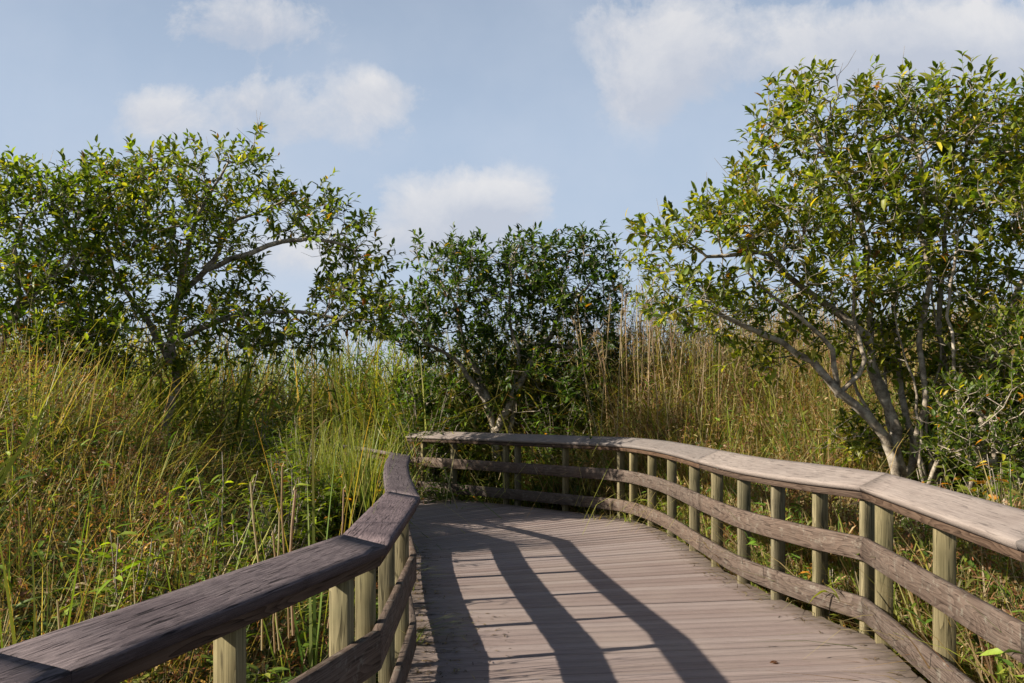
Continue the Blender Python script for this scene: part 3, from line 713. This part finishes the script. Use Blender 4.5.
# left tree with the long level limb
D1 = 13.2
tree('pond_apple_tree', 'wide broadleaf tree over the grass with one long level limb',
  [([(165, 560, D1), (168, 420, D1), (172, 340, D1), (180, 295, D1), (205, 268, D1), (235, 258, D1), (265, 245, D1-.1), (310, 238, D1-.2), (345, 245, D1-.2)], .085),
   ([(172, 340, D1), (215, 318, D1-.2), (262, 310, D1-.3), (315, 315, D1-.3), (345, 320, D1-.3)], .05), ([(180, 295, D1), (190, 240, D1), (205, 200, D1), (225, 165, D1)], .05),
   ([(168, 360, D1), (140, 310, D1+.2), (110, 260, D1+.2), (95, 210, D1+.2)], .05), ([(205, 268, D1), (240, 220, D1), (280, 200, D1)], .04)],
  [(200, 195, D1, 78, 42, 1.2, 11), (245, 160, D1, 26, 18, .4, 1.6), (115, 198, D1+.2, 52, 34, 1., 5), (290, 210, D1, 50, 26, .9, 5), (340, 240, D1, 34, 30, .8, 4), (368, 275, D1, 26, 34, .6, 3.2), (345, 300, D1, 44, 20, .8, 3.5),
   (180, 255, D1, 90, 50, 1.4, 14), (110, 280, D1+.2, 70, 50, 1.2, 9), (200, 312, D1, 70, 24, 1.1, 6), (130, 345, D1-.8, 110, 34, 1.4, 15), (265, 330, D1-.6, 80, 26, 1., 6), (360, 318, D1-.4, 42, 26, .8, 3), (250, 340, D1, 60, 16, .9, 3), (256, 140, D1, 12, 12, .3, .7)],
  6500, 25, TG, leaf=.15, per=9, twigs=2, pal=([(.07, .11, .014), (.11, .155, .018), (.17, .205, .025), (.25, .25, .035), (.04, .065, .012)], [4, 5, 4, 2, 3]), odd=.03, kill=.205, clump=1.35, gap=.33)
tree('pond_apple_tree', 'thick round-topped tree at the left edge of the view behind the grass bank',
  [([(-10, 560, 12.2), (-5, 420, 12.2), (5, 330, 12.2), (15, 270, 12.2), (25, 220, 12.2)], .08), ([(5, 330, 12.2), (45, 285, 12.2), (75, 255, 12.2)], .045), ([(5, 330, 12.2), (-50, 280, 12.2), (-80, 230, 12.2)], .05)],
  [(15, 205, 12.2, 50, 42, 1.1, 7), (75, 210, 12.2, 36, 36, .9, 5), (-60, 210, 12.2, 60, 50, 1.2, 5), (30, 275, 12.2, 80, 50, 1.3, 11), (-60, 300, 12.2, 70, 50, 1.2, 5), (50, 340, 12.0, 75, 32, .9, 9), (-50, 345, 12.0, 60, 30, .9, 5)],
  3600, 35, TG, leaf=.15, per=9, twigs=2, pal=([(.07, .115, .014), (.105, .16, .018), (.16, .21, .025), (.23, .25, .035), (.04, .065, .012)], [4, 5, 4, 2, 3]), odd=.025, clump=1.35, kill=.21, gap=.2)
# light, distant trees in the gap
for i, (cx, cy, D, rx, ry, lab) in enumerate([(640, 285, 27, 36, 32, 'small airy tree far off in the gap right of the dark centre tree'),
                                               (715, 300, 30, 45, 24, 'pale distant bush half hidden under the left branches of the big leaning tree')]):
    tree('shrub_tree', lab, [([(cx, 450, D), (cx-2, 380, D), (cx, cy+ry, D), (cx+4, cy, D)], .07), ([(cx, cy+ry, D), (cx+18, cy+8, D)], .04)],
         [(cx, cy, D, rx, ry, 1.2, 4), (cx+14, cy+22, D, rx, 14, 1., 2)], 200, 50+i, 'distant trees in the gap', leaf=.17, per=8, twigs=2,
         pal=([(.10, .13, .04), (.15, .17, .06), (.08, .11, .03)], [3, 3, 2]), odd=.0, kill=.45, clump=1.5, stepv=.25)

# ------------------------------------------------------------------ plants one can single out
def arr(*v): return np.array(v, float)
def tuft(name, px, D, z0, n, L, w, lean, bend, pal, label, cat, group=None, az=None, tip=None, spread=.06, seed=1, nseg=7, x=None):
    r = np.random.default_rng(seed); X = (px-CX)*D/F if x is None else x
    base = np.stack([X+r.normal(0, spread, n), D+r.normal(0, spread, n), np.full(n, z0)], 1)
    a = r.uniform(0, 6.28, n) if az is None else az+r.normal(0, .45, n)
    col = pick(n, pal, [1]*len(pal), .15, r); tc = pick(n, tip, [1]*len(tip), .15, r) if tip else None
    V, q, c = blades(base, a, r.uniform(*L, n), r.uniform(*w, n), r.uniform(*lean, n), r.uniform(*bend, n), col, tc, nseg, twist=r.uniform(1.1, 2.0, n))
    o = mesh_obj(name, V, q, M_GRASS, col=c, smooth=True)
    return tag(o, label, cat, group)
G1 = [(.16, .22, .03), (.22, .27, .04), (.10, .16, .02)]; ORG = [(.45, .27, .06), (.34, .20, .06)]; STRAW = [(.48, .40, .24), (.38, .27, .15), (.42, .30, .2)]
# long blades slanting across the left edge
h = Heap()
for (x0, y0, x1, y1, D, wd) in [(-40, 560, 90, 345, 4.6, .017), (-50, 545, 90, 376, 4.4, .014), (-40, 500, 62, 428, 4.2, .013), (-60, 470, 40, 400, 4.8, .011), (-30, 640, 50, 505, 4.0, .012)]:
    A = np.array(P(x0, y0, D)); B = np.array(P(x1, y1, D+.15)); d = B-A; Lh = np.linalg.norm(d); t = np.linspace(0, 1, 9)
    c = A+d*t[:, None]; c[:, 2] += .10*np.sin(t*3.1)*Lh*.5; ww = wd*(1-.9*t**2)
    pv = np.array([d[2], .3*Lh, -d[0]])/Lh; off = ww[:, None]*.5*pv/np.linalg.norm(pv)
    V = np.stack([c-off, c+off], 1).reshape(-1, 3); q = np.array([[2*i, 2*i+1, 2*i+3, 2*i+2] for i in range(8)])
    ww = ww; cc = np.array([(.17, .20, .03)]*18)*np.where(np.repeat(t, 2) > .8, 1, 1)[:, None]; k = np.repeat(np.clip((t-.62)/.3, 0, 1), 2)[:, None]; cc = cc*(1-k)+np.array((.55, .38, .12))*k
    h.add(V, q, cc)
tag(h.build('sawgrass_clump', M_GRASS), 'long yellow-tipped sawgrass blades slanting across the left edge of the bank', 'sawgrass')
for i, (px, D, L, lab) in enumerate([(306, 4.9, 2.05, 'upright dark green cattail clump above the cap of the dark railing'), (322, 5.3, 2.45, 'taller cattail clump with one orange-tipped blade behind the first clump'),
                                     (205, 5.0, 2.05, 'cattail clump halfway along the grass bank'), (40, 3.6, 1.95, 'dense clump of upright green blades near the near end of the dark railing'), (26, 4.4, 1.65, 'green clump with a short orange-tipped blade low at the left edge')]):
    tuft('cattail_clump', px, D, GROUND, 9 if i != 3 else 22, (L*.75, L*1.1), (.014, .026), (0, .14), (0, .22), [(.07, .12, .02), (.12, .17, .03), (.16, .2, .04)], lab, 'cattail', 'cattail clumps in the grass bank', tip=ORG if i in (1, 4) else G1, spread=.04, seed=60+i)
# broken straw-coloured reeds standing above the dark cap
for i, (x0, y0, x1, y1, D, wd, lab) in enumerate([
    (262, 560, 253, 482, 4.3, .020, 'pale broken reed, leftmost of the group above the dark cap'), (287, 548, 283, 466, 4.4, .018, 'tallest thin straw reed above the dark cap'), (291, 545, 294, 490, 4.3, .026, 'thick grey-brown broken reed stub beside the tallest straw reed'),
    (279, 560, 277, 512, 4.2, .016, 'short straight straw reed stub close to the dark cap'), (277, 562, 272, 535, 4.1, .018, 'shortest forked straw stub touching the dark cap'), (330, 538, 345, 488, 4.5, .016, 'white slanting dry stem leaning right over the dark cap'), (60, 640, 61, 600, 3.1, .014, 'single short pale stem low by the near left cap')]):
    A = arr(*P(x0, y0+90, D)); B = arr(*P(x1, y1, D)); t = np.linspace(0, 1, 5)[:, None]; c = A+(B-A)*t; c[:, 0] += .012*np.sin(t[:, 0]*5+i)
    V, q = tubes(c[:-1], c[1:], np.full(4, wd*.27), np.full(4, wd*.23), 6); hh = Heap(); hh.add(V, q, np.tile(np.array(STRAW[i % 3])*.8, (len(V), 1)))
    tip = arr(*P(x1, y1, D)); V2, q2 = tubes(tip[None], (tip+arr(.004, 0, .02))[None], arr(wd*.22), arr(wd*.05), 6); hh.add(V2, q2, np.tile(np.array(STRAW[0]), (len(V2), 1)))
    tag(hh.build('dry_reed', M_GRASS, smooth=False), lab, 'reed', 'broken dry reeds above the dark railing')
# grass spilling onto the planks
tuft('grass_tuft', 0, 6.3, -.05, 34, (.25, .5), (.005, .010), (.15, .5), (.3, 1.0), G1+[(.30, .26, .09)], 'grass tuft arching over the planks from under the dark railing', 'grass tuft', 'grass tufts on the planks', az=.2, x=-.72, seed=71)
tuft('grass_tuft', 0, 8.1, -.05, 26, (.25, .5), (.005, .010), (.1, .4), (.3, .9), G1, 'leafy green tuft beside the far bend of the dark cap', 'grass tuft', 'grass tufts on the planks', az=0, x=-.98, seed=72)
tuft('grass_tuft', 0, 13.0, -.04, 34, (.16, .42), (.006, .012), (.1, .5), (.2, 1.0), [(.35, .30, .14), (.25, .2, .08), (.16, .19, .04)], 'dry tuft growing through the plank edge under the far railing', 'grass tuft', 'grass tufts on the planks', x=1.35, seed=73, spread=.14)
tuft('grass_tuft', 0, 12.75, -.04, 14, (.15, .32), (.007, .014), (.1, .4), (.2, .8), [(.3, .33, .05), (.2, .26, .03)], 'small yellow-green tuft at the plank edge where the far railing bends', 'grass tuft', 'grass tufts on the planks', x=1.62, seed=74, spread=.04)
# tall tufts crowding the outside of the dark railing where it turns away
for i, (x_, y_, lab) in enumerate([(-1.56, 10.05, 'tall sawgrass tuft touching the tip of the dark cap'), (-1.74, 10.3, 'arching sawgrass tuft just left of the tip of the dark cap'), (-1.97, 10.6, 'green sawgrass tuft where the dark railing turns away'),
                                  (-2.22, 10.85, 'straw-tipped sawgrass tuft hiding the turn of the dark railing'), (-2.5, 11.15, 'sawgrass tuft farthest left along the hidden dark railing')]):
    tuft('sawgrass_tuft', 0, y_, GROUND, 85, (1.75, 2.3), (.014, .026), (-.02, .12), (.0, .32), G1+[(.28, .27, .08)], lab, 'sawgrass', 'sawgrass tufts outside the dark railing', x=x_, seed=140+i, spread=.11, tip=[(.30, .30, .08), (.2, .25, .04)])
# leafy shrubs: stems with leaves
def shrub(px, D, z0, rx, ry, n_st, leafL, pal, label, seed, name='leafy_shrub', cat='shrub', group=None, per=16, x=None, wr=.4, odd=.03):
    r = np.random.default_rng(seed); X = (px-CX)*D/F if x is None else x
    root = empty(name, (X, D, z0), label, cat, group); bpy.context.view_layer.update()
    hs = Heap(); hl = Heap()
    for k in range(n_st):
        a = r.uniform(0, 6.28); o = r.random()**.5; tipp = arr(X+math.cos(a)*o*rx, D+math.sin(a)*o*rx*.8, z0+ry*r.uniform(.55, 1.0)*(1-.35*o*o))
        b = arr(X+r.normal(0, .05), D+r.normal(0, .05), z0); t = np.linspace(0, 1, 6)[:, None]; c = b+(tipp-b)*t; c[:, 2] += .12*ry*np.sin(t[:, 0]*3.14); c[1:-1] += r.normal(0, .02, (4, 3))
        V, q = tubes(c[:-1], c[1:], np.linspace(.010, .004, 5), np.linspace(.009, .003, 5), 4); hs.add(V, q, np.zeros((len(V), 3)))
        tt = r.uniform(.3, 1.02, per); base = np.stack([np.interp(tt, t[:, 0], c[:, j]) for j in range(3)], 1)
        la = r.uniform(0, 6.28, per); dd = np.stack([np.cos(la), np.sin(la), r.uniform(-.2, 1., per)], 1); up = np.tile([0, 0, 1.], (per, 1))+r.normal(0, .3, (per, 3))
        Ls = leafL*r.uniform(.6, 1.2, per); col = pick(per, pal, [1]*len(pal), .18, r); oo = r.random(per) < odd; col[oo] = (.5, .22, .03)
        V, f, cc = leaves(base, dd, up, Ls, Ls*wr*r.uniform(.8, 1.2, per), col, .3, .4); hl.add(V, f, cc)
    hs.build('stem', M_BARK, root); hl.build('foliage', M_LEAF, root); return root
YG = [(.17, .24, .02), (.24, .29, .03), (.11, .17, .02)]; DG = [(.04, .075, .015), (.06, .10, .018), (.09, .13, .02)]; MG = [(.08, .13, .018), (.12, .17, .022), (.17, .2, .03)]
SG = 'leafy shrubs beside the boardwalk'
shrub(858, 9.0, GROUND, .42, 1.62, 26, .075, YG, 'bright yellow-green small-leaved shrub above the sunlit cap left of the big trunk', 81, group=SG, wr=.6)
shrub(840, 7.6, GROUND, .36, 1.15, 24, .12, MG+[(.35, .16, .03)], 'green shrub with some orange leaves seen through the sunlit railing', 82, group=SG, odd=.12)
shrub(905, 7.0, GROUND, .3, .9, 22, .10, YG, 'low light green shrub behind the double post of the sunlit railing', 83, group=SG)
shrub(1000, 6.4, GROUND, .5, 1.45, 60, .11, MG, 'dark green shrub behind the near end of the sunlit railing', 84, group=SG, odd=.08)
shrub(672, 12.9, GROUND, .4, 1.2, 26, .10, YG, 'yellow-green shrub behind the posts where the sunlit railing starts to bend', 85, group=SG)
shrub(650, 13.9, GROUND, .5, 1.1, 26, .12, MG, 'mid green shrub low behind the closely spaced far posts', 86, group=SG)
shrub(425, 16.6, GROUND, .9, 3.0, 70, .20, DG, 'dark strap-leaved shrub left of the centre tree behind the far railing', 87, group=SG, wr=.16, per=22)  # dark leaf tones of these far-railing shrubs partly stand in for shade
shrub(560, 16.9, GROUND, 1.0, 2.9, 80, .15, DG, 'dark rounded shrub right of the centre trunk behind the far railing', 88, group=SG, per=20)
shrub(525, 17.9, GROUND, 1.1, 2.9, 80, .15, DG, 'dark shrub closing the view directly behind the centre trunk', 89, group=SG, per=20)
shrub(445, 15.6, GROUND, .8, 1.3, 40, .14, DG, 'low dark shrub at the left end of the far railing', 90, group=SG, per=20)
shrub(363, 10.5, GROUND, .42, 1.6, 80, .17, MG, 'green shrub just beyond the far tip of the dark cap', 91, group=SG, wr=.2, per=34, x=-1.78)
shrub(345, 10.2, GROUND, .5, 1.75, 70, .16, MG, 'broad green shrub hiding the outer side of the dark railing near its tip', 120, group=SG, wr=.22, per=22)
shrub(375, 10.1, GROUND, .2, 1.55, 70, .13, DG, 'small dark shrub crowding the very tip of the dark cap', 130, group=SG, wr=.3, per=30, x=-1.58)
shrub(350, 9.9, GROUND, .3, 1.6, 90, .14, MG, 'dense mid-green bush just left of the tip of the dark cap', 131, group=SG, wr=.28, per=30, x=-1.95)
shrub(360, 10.9, GROUND, .42, 1.75, 90, .17, MG, 'grassy shrub between the tip of the dark cap and the hidden rail behind it', 127, group=SG, wr=.16, per=34, x=-2.12)
shrub(330, 11.6, GROUND, .5, 2.3, 100, .17, MG, 'olive shrub in front of the gap under the left tree limb', 128, group=SG, wr=.16, per=34, x=-2.72)
shrub(300, 12.3, GROUND, .5, 2.4, 100, .17, YG, 'tall grassy shrub below the right-hand end of the long level limb', 129, group=SG, wr=.16, per=34, x=-3.35)
shrub(300, 10.0, GROUND, .6, 2.0, 60, .15, MG, 'low shrub left of the one hiding the dark railing', 121, group=SG, wr=.22, per=22)
shrub(955, 11.6, GROUND, 1.1, 3.0, 130, .14, DG, 'dark shrub filling the gaps behind the upright stems of the leaning tree', 123, group=SG, per=26)
shrub(1020, 10.6, GROUND, 1.0, 3.0, 130, .14, DG, 'dark shrub at the right edge behind the leaning tree', 124, group=SG, per=26)
shrub(930, 9.6, GROUND, .6, 1.75, 90, .13, DG, 'low dark shrub around the foot of the leaning tree', 125, group=SG, per=20)
shrub(1005, 8.0, GROUND, .7, 2.0, 110, .12, MG, 'shrub with orange-tipped leaves above the sunlit cap near the right edge', 126, group=SG, odd=.1)
for i, (px, D, z, rx, ry, lab) in enumerate([(230, 7.0, GROUND, .5, 2.05, 'bright leafy weed clump in the middle of the grass bank'), (125, 5.2, GROUND, .4, 1.75, 'leafy green weed clump on the left of the grass bank'),
        (255, 4.6, GROUND, .35, 1.25, 'low leafy weed clump just behind the dark cap'), (20, 8.5, GROUND, .6, 2.75, 'tall leafy weed clump at the top left of the grass bank'), (285, 9.0, GROUND, .5, 1.8, 'pale leafy weed clump below the gap between the left and centre trees')]):
    shrub(px, D, z, rx, ry, 34, .15, YG if i != 2 else MG, lab, 95+i, name='weed_clump', cat='weeds', group='leafy weed clumps in the grass bank', wr=.2, per=22, odd=.0)
# strap-leaved bromeliads on and under the leaning tree
for i, (px, py, D, L, lab) in enumerate([(930, 445, 10.1, .42, 'spiky bromeliad perched between the upright stems of the leaning tree'), (948, 415, 10.2, .34, 'upper bromeliad on the right-hand stem of the leaning tree'), (975, 470, 9.2, .36, 'bromeliad low against the stem near the right edge')]):
    p = P(px, py, D); o = tuft('bromeliad', px, D, p[2]-.08, 26, (L*.7, L*1.2), (.022, .036), (.1, .75), (.1, .7), [(.10, .17, .03), (.16, .22, .04), (.06, .10, .02)], lab, 'bromeliad', 'bromeliads on the leaning tree', spread=.02, seed=110+i)
# tall single reeds against the sky, right of the centre tree
for i in range(84):
    r = random.Random(300+i); px = r.uniform(590, 720) if i % 3 == 0 else r.uniform(610, 880); D = r.uniform(14.0, 18.0); Xw = (px-CX)*D/F
    while walk_dist(np.array([[Xw, D]]))[0] < .4: D += .3; Xw = (px-CX)*D/F
    top = P(px, r.uniform(285, 345), D)[2]
    hh = Heap(); t = np.linspace(0, 1, 7)[:, None]; A = arr(Xw, D, GROUND); B = arr(Xw+r.gauss(0, .35), D+r.uniform(-.15, .15), top); c = A+(B-A)*t; c[:, 0] += .04*np.sin(t[:, 0]*r.uniform(2, 5)+i)
    V, q = tubes(c[:-1], c[1:], np.full(6, .0075), np.full(6, .006), 4); col = np.array(STRAW[i % 3])*r.uniform(.6, 1.0); hh.add(V, q, np.tile(col, (len(V), 1)))
    rr = np.random.default_rng(i); k = 34; tt = 1-rr.random(k)**1.3*.16; base = A+(B-A)*tt[:, None]
    dd = rr.normal(0, .5, (k, 3)); dd[:, 2] += .9; V, f, cc = leaves(base, dd, rr.normal(0, 1, (k, 3)), rr.uniform(.05, .15, k), rr.uniform(.006, .013, k), pick(k, [(.34, .26, .17), (.26, .18, .12)], [1, 1], .2, rr), .2, .6); hh.add(V, f, cc)
    k = 11; tt = rr.uniform(.3, .93, k); base = A+(B-A)*tt[:, None]; an = rr.uniform(0, 6.28, k); dd = np.stack([np.cos(an), np.sin(an), rr.uniform(.3, 1.6, k)], 1)
    V, f, cc = leaves(base, dd, np.tile([0, 0, 1.], (k, 1)), rr.uniform(.3, .6, k), rr.uniform(.014, .024, k), pick(k, [(.30, .26, .10), (.17, .2, .05), (.36, .28, .15)], [1, 1, 1], .2, rr), .2, .7); hh.add(V, f, cc)
    tag(hh.build('plume_reed', M_GRASS), 'tall straw-coloured reed with a feathery head standing above the reed bed', 'reed', 'tall feathery reeds against the sky')
# fallen leaf and litter on the planks
lf = G(774, 664, 0); V, f, c = leaves(np.array([[lf[0]-.03, lf[1], .006], [lf[0]+.03, lf[1]+.01, .006]]), arr([1, .2, .1], [-.8, .4, .25]).reshape(2, 3) if False else np.array([[1, .2, .12], [-.8, .4, .3]]), np.array([[0, 0, 1.], [0, 0, 1.]]), arr(.07, .05), arr(.03, .02), np.array([[.13, .05, .02], [.10, .04, .02]]), .5, .3)
tag(mesh_obj('fallen_leaf', V, f, M_LEAF, col=c), 'small curled brown leaf lying alone on the planks near the bottom', 'leaf')
k = 1500; t = rng.random(k); ii = rng.integers(0, len(L_pts)-30, k); e = L_pts[ii, :2]; nn = normals(L_pts[:, :2], 1)[ii]; off = np.abs(rng.normal(0, .14, k))+.0
b = np.stack([e[:, 0]+nn[:, 0]*off, e[:, 1]+nn[:, 1]*off, np.full(k, .004)], 1)
k2 = 500; ii = rng.integers(0, len(R_pts)-10, k2); e = R_pts[ii, :2]; nn = normals(R_pts[:, :2], -1)[ii]; off = np.abs(rng.normal(0, .09, k2)); b = np.vstack([b, np.stack([e[:, 0]+nn[:, 0]*off, e[:, 1]+nn[:, 1]*off, np.full(k2, .004)], 1)]); k += k2
k3 = 160; b = np.vstack([b, np.stack([rng.normal(-.35, .18, k3), rng.uniform(5.4, 7.2, k3), np.full(k3, .004)], 1)]); k += k3
dd = rng.normal(0, 1, (k, 3)); dd[:, 2] = rng.uniform(0, .35, k)
V, f, c = leaves(b, dd, np.tile([0, 0, 1.], (k, 1)), rng.uniform(.015, .07, k), rng.uniform(.003, .014, k), pick(k, [(.10, .07, .035), (.20, .15, .08), (.06, .045, .03), (.28, .23, .13)], [3, 3, 3, 1]), .4, .2)
tag(mesh_obj('leaf_litter', V, f, M_GRASS, col=c), 'dry leaf crumbs and twigs gathered along the plank edges', 'leaf litter', kind='stuff')

# ------------------------------------------------------------------ sky, sun, camera
AZ, EL = math.atan2(-.27, -.963), 28.8       # direction towards the sun (plan angle from +X), elevation
sd = Vector((math.cos(AZ)*math.cos(R(EL)), math.sin(AZ)*math.cos(R(EL)), math.sin(R(EL))))
sl = bpy.data.lights.new('sun', 'SUN'); sl.energy = 5.0; sl.angle = R(.55); sl.color = (1, .90, .76)
so = bpy.data.objects.new('sun', sl); C.objects.link(so); so.rotation_euler = (-sd).to_track_quat('-Z', 'Y').to_euler()
w = bpy.data.worlds.new('World'); bpy.context.scene.world = w; w.use_nodes = True
nt = w.node_tree; nt.nodes.clear(); L = nt.links.new
out = nt.nodes.new('ShaderNodeOutputWorld'); bg = nt.nodes.new('ShaderNodeBackground'); L(bg.outputs[0], out.inputs[0])
sky = nd(nt, 'ShaderNodeTexSky', sky_type='NISHITA'); sky.sun_disc = False
sky.sun_elevation = R(EL); sky.sun_rotation = math.atan2(sd.x, sd.y); sky.air_density = 1.0; sky.dust_density = 2.2; sky.ozone_density = 1.6
SKY_STR = .052
bg.inputs[1].default_value = SKY_STR
tc = nd(nt, 'ShaderNodeTexCoord'); sep = nd(nt, 'ShaderNodeSeparateXYZ'); L(tc.outputs['Generated'], sep.inputs[0])
yy = mth(nt, 'MAXIMUM', sep.outputs[1], .02)
U = mth(nt, 'DIVIDE', sep.outputs[0], yy); Vv = mth(nt, 'DIVIDE', sep.outputs[2], yy)     # cloud plane coordinates of the sky ahead
cmb = nd(nt, 'ShaderNodeCombineXYZ'); L(U, cmb.inputs[0]); L(Vv, cmb.inputs[1])
n1 = nd(nt, 'ShaderNodeTexNoise', Scale=11., Detail=9., Roughness=.66, Distortion=.25); L(cmb.outputs[0], n1.inputs['Vector'])
n2 = nd(nt, 'ShaderNodeTexNoise', Scale=3.2, Detail=5., Roughness=.55); L(cmb.outputs[0], n2.inputs['Vector'])
ns = mth(nt, 'SUBTRACT', mth(nt, 'ADD', mth(nt, 'MULTIPLY', n1.outputs[0], .62), mth(nt, 'MULTIPLY', n2.outputs[0], .38)), .5)
# cumulus: (px, py, rx, ry, strength)
CL = [(245, 22, 85, 34, .95), (150, 108, 40, 24, .6), (300, 118, 135, 34, .62), (375, 88, 36, 20, .8), (255, 95, 40, 22, .5), (450, 208, 75, 34, 1.0), (500, 200, 45, 26, .9), (300, 250, 90, 26, .5),
      (672, 50, 66, 62, 1.05), (640, 90, 40, 32, .6), (910, 36, 128, 44, 1.1), (820, 75, 60, 40, .7), (990, 55, 110, 40, .7), (430, 245, 80, 24, .6), (640, 300, 70, 20, .3), (600, 20, 30, 24, .3)]
tot = None; sh = None
for (px, py, rx, ry, s) in CL:
    du = mth(nt, 'DIVIDE', mth(nt, 'SUBTRACT', U, (px-CX)/F), rx/F); dv = mth(nt, 'DIVIDE', mth(nt, 'SUBTRACT', Vv, (HY-py)/F), ry/F)
    r2 = mth(nt, 'ADD', mth(nt, 'MULTIPLY', du, du), mth(nt, 'MULTIPLY', dv, dv))
    b = mth(nt, 'MULTIPLY', mth(nt, 'EXPONENT', mth(nt, 'MULTIPLY', r2, -.9)), s)
    t = mth(nt, 'MULTIPLY', b, dv)
    tot = b if tot is None else mth(nt, 'ADD', tot, b); sh = t if sh is None else mth(nt, 'ADD', sh, t)
dens = mth(nt, 'ADD', tot, mth(nt, 'MULTIPLY', ns, 3.5))
mask = ramp(nt, dens, [(.30, (0, 0, 0)), (.50, (.55,)*3), (.90, (1, 1, 1))])
mask = mth(nt, 'MULTIPLY', mask, ramp(nt, tot, [(.05, (0, 0, 0)), (.45, (1, 1, 1))]))
lit = ramp(nt, mth(nt, 'ADD', mth(nt, 'MULTIPLY', sh, .55), mth(nt, 'ADD', mth(nt, 'MULTIPLY', ns, 1.9), .45)), [(.2, (5.4, 5.7, 6.5)), (.9, (8.3, 8.1, 8.0))])
hz = ramp(nt, sep.outputs[2], [(0., (.85,)*3), (.28, (.72,)*3), (.42, (.5,)*3), (.58, (.0,)*3)])
haze = mixc(nt, hz, sky.outputs[0], (5.3, 6.4, 8.1))
wis = ramp(nt, n2.outputs[0], [(.42, (0, 0, 0)), (.72, (1, 1, 1))])
haze = mixc(nt, mth(nt, 'MULTIPLY', mth(nt, 'MULTIPLY', wis, .5), hz), haze, (6.6, 7.0, 7.9))
fwd = mth(nt, 'GREATER_THAN', sep.outputs[1], .03)
L(mixc(nt, mth(nt, 'MULTIPLY', mth(nt, 'MULTIPLY', mask, .8), fwd), haze, lit), bg.inputs[0])

cam = bpy.data.cameras.new('camera'); co = bpy.data.objects.new('camera', cam); C.objects.link(co)
co.location = (0, 0, EYE); co.rotation_euler = (R(90), 0, 0)
cam.sensor_width = 36; cam.lens = 36*F/1024; cam.shift_y = (HY-341.5)/1024; cam.clip_end = 9000; cam.clip_start = .05
sc = bpy.context.scene; sc.camera = co
sc.view_settings.view_transform = 'Standard'; sc.view_settings.look = 'None'; sc.view_settings.exposure = 1.0; sc.view_settings.gamma = 1; sc.view_settings.use_curve_mapping = False
sc.cycles.max_bounces = 8; sc.cycles.diffuse_bounces = 3; sc.cycles.transmission_bounces = 4; sc.cycles.use_denoising = True
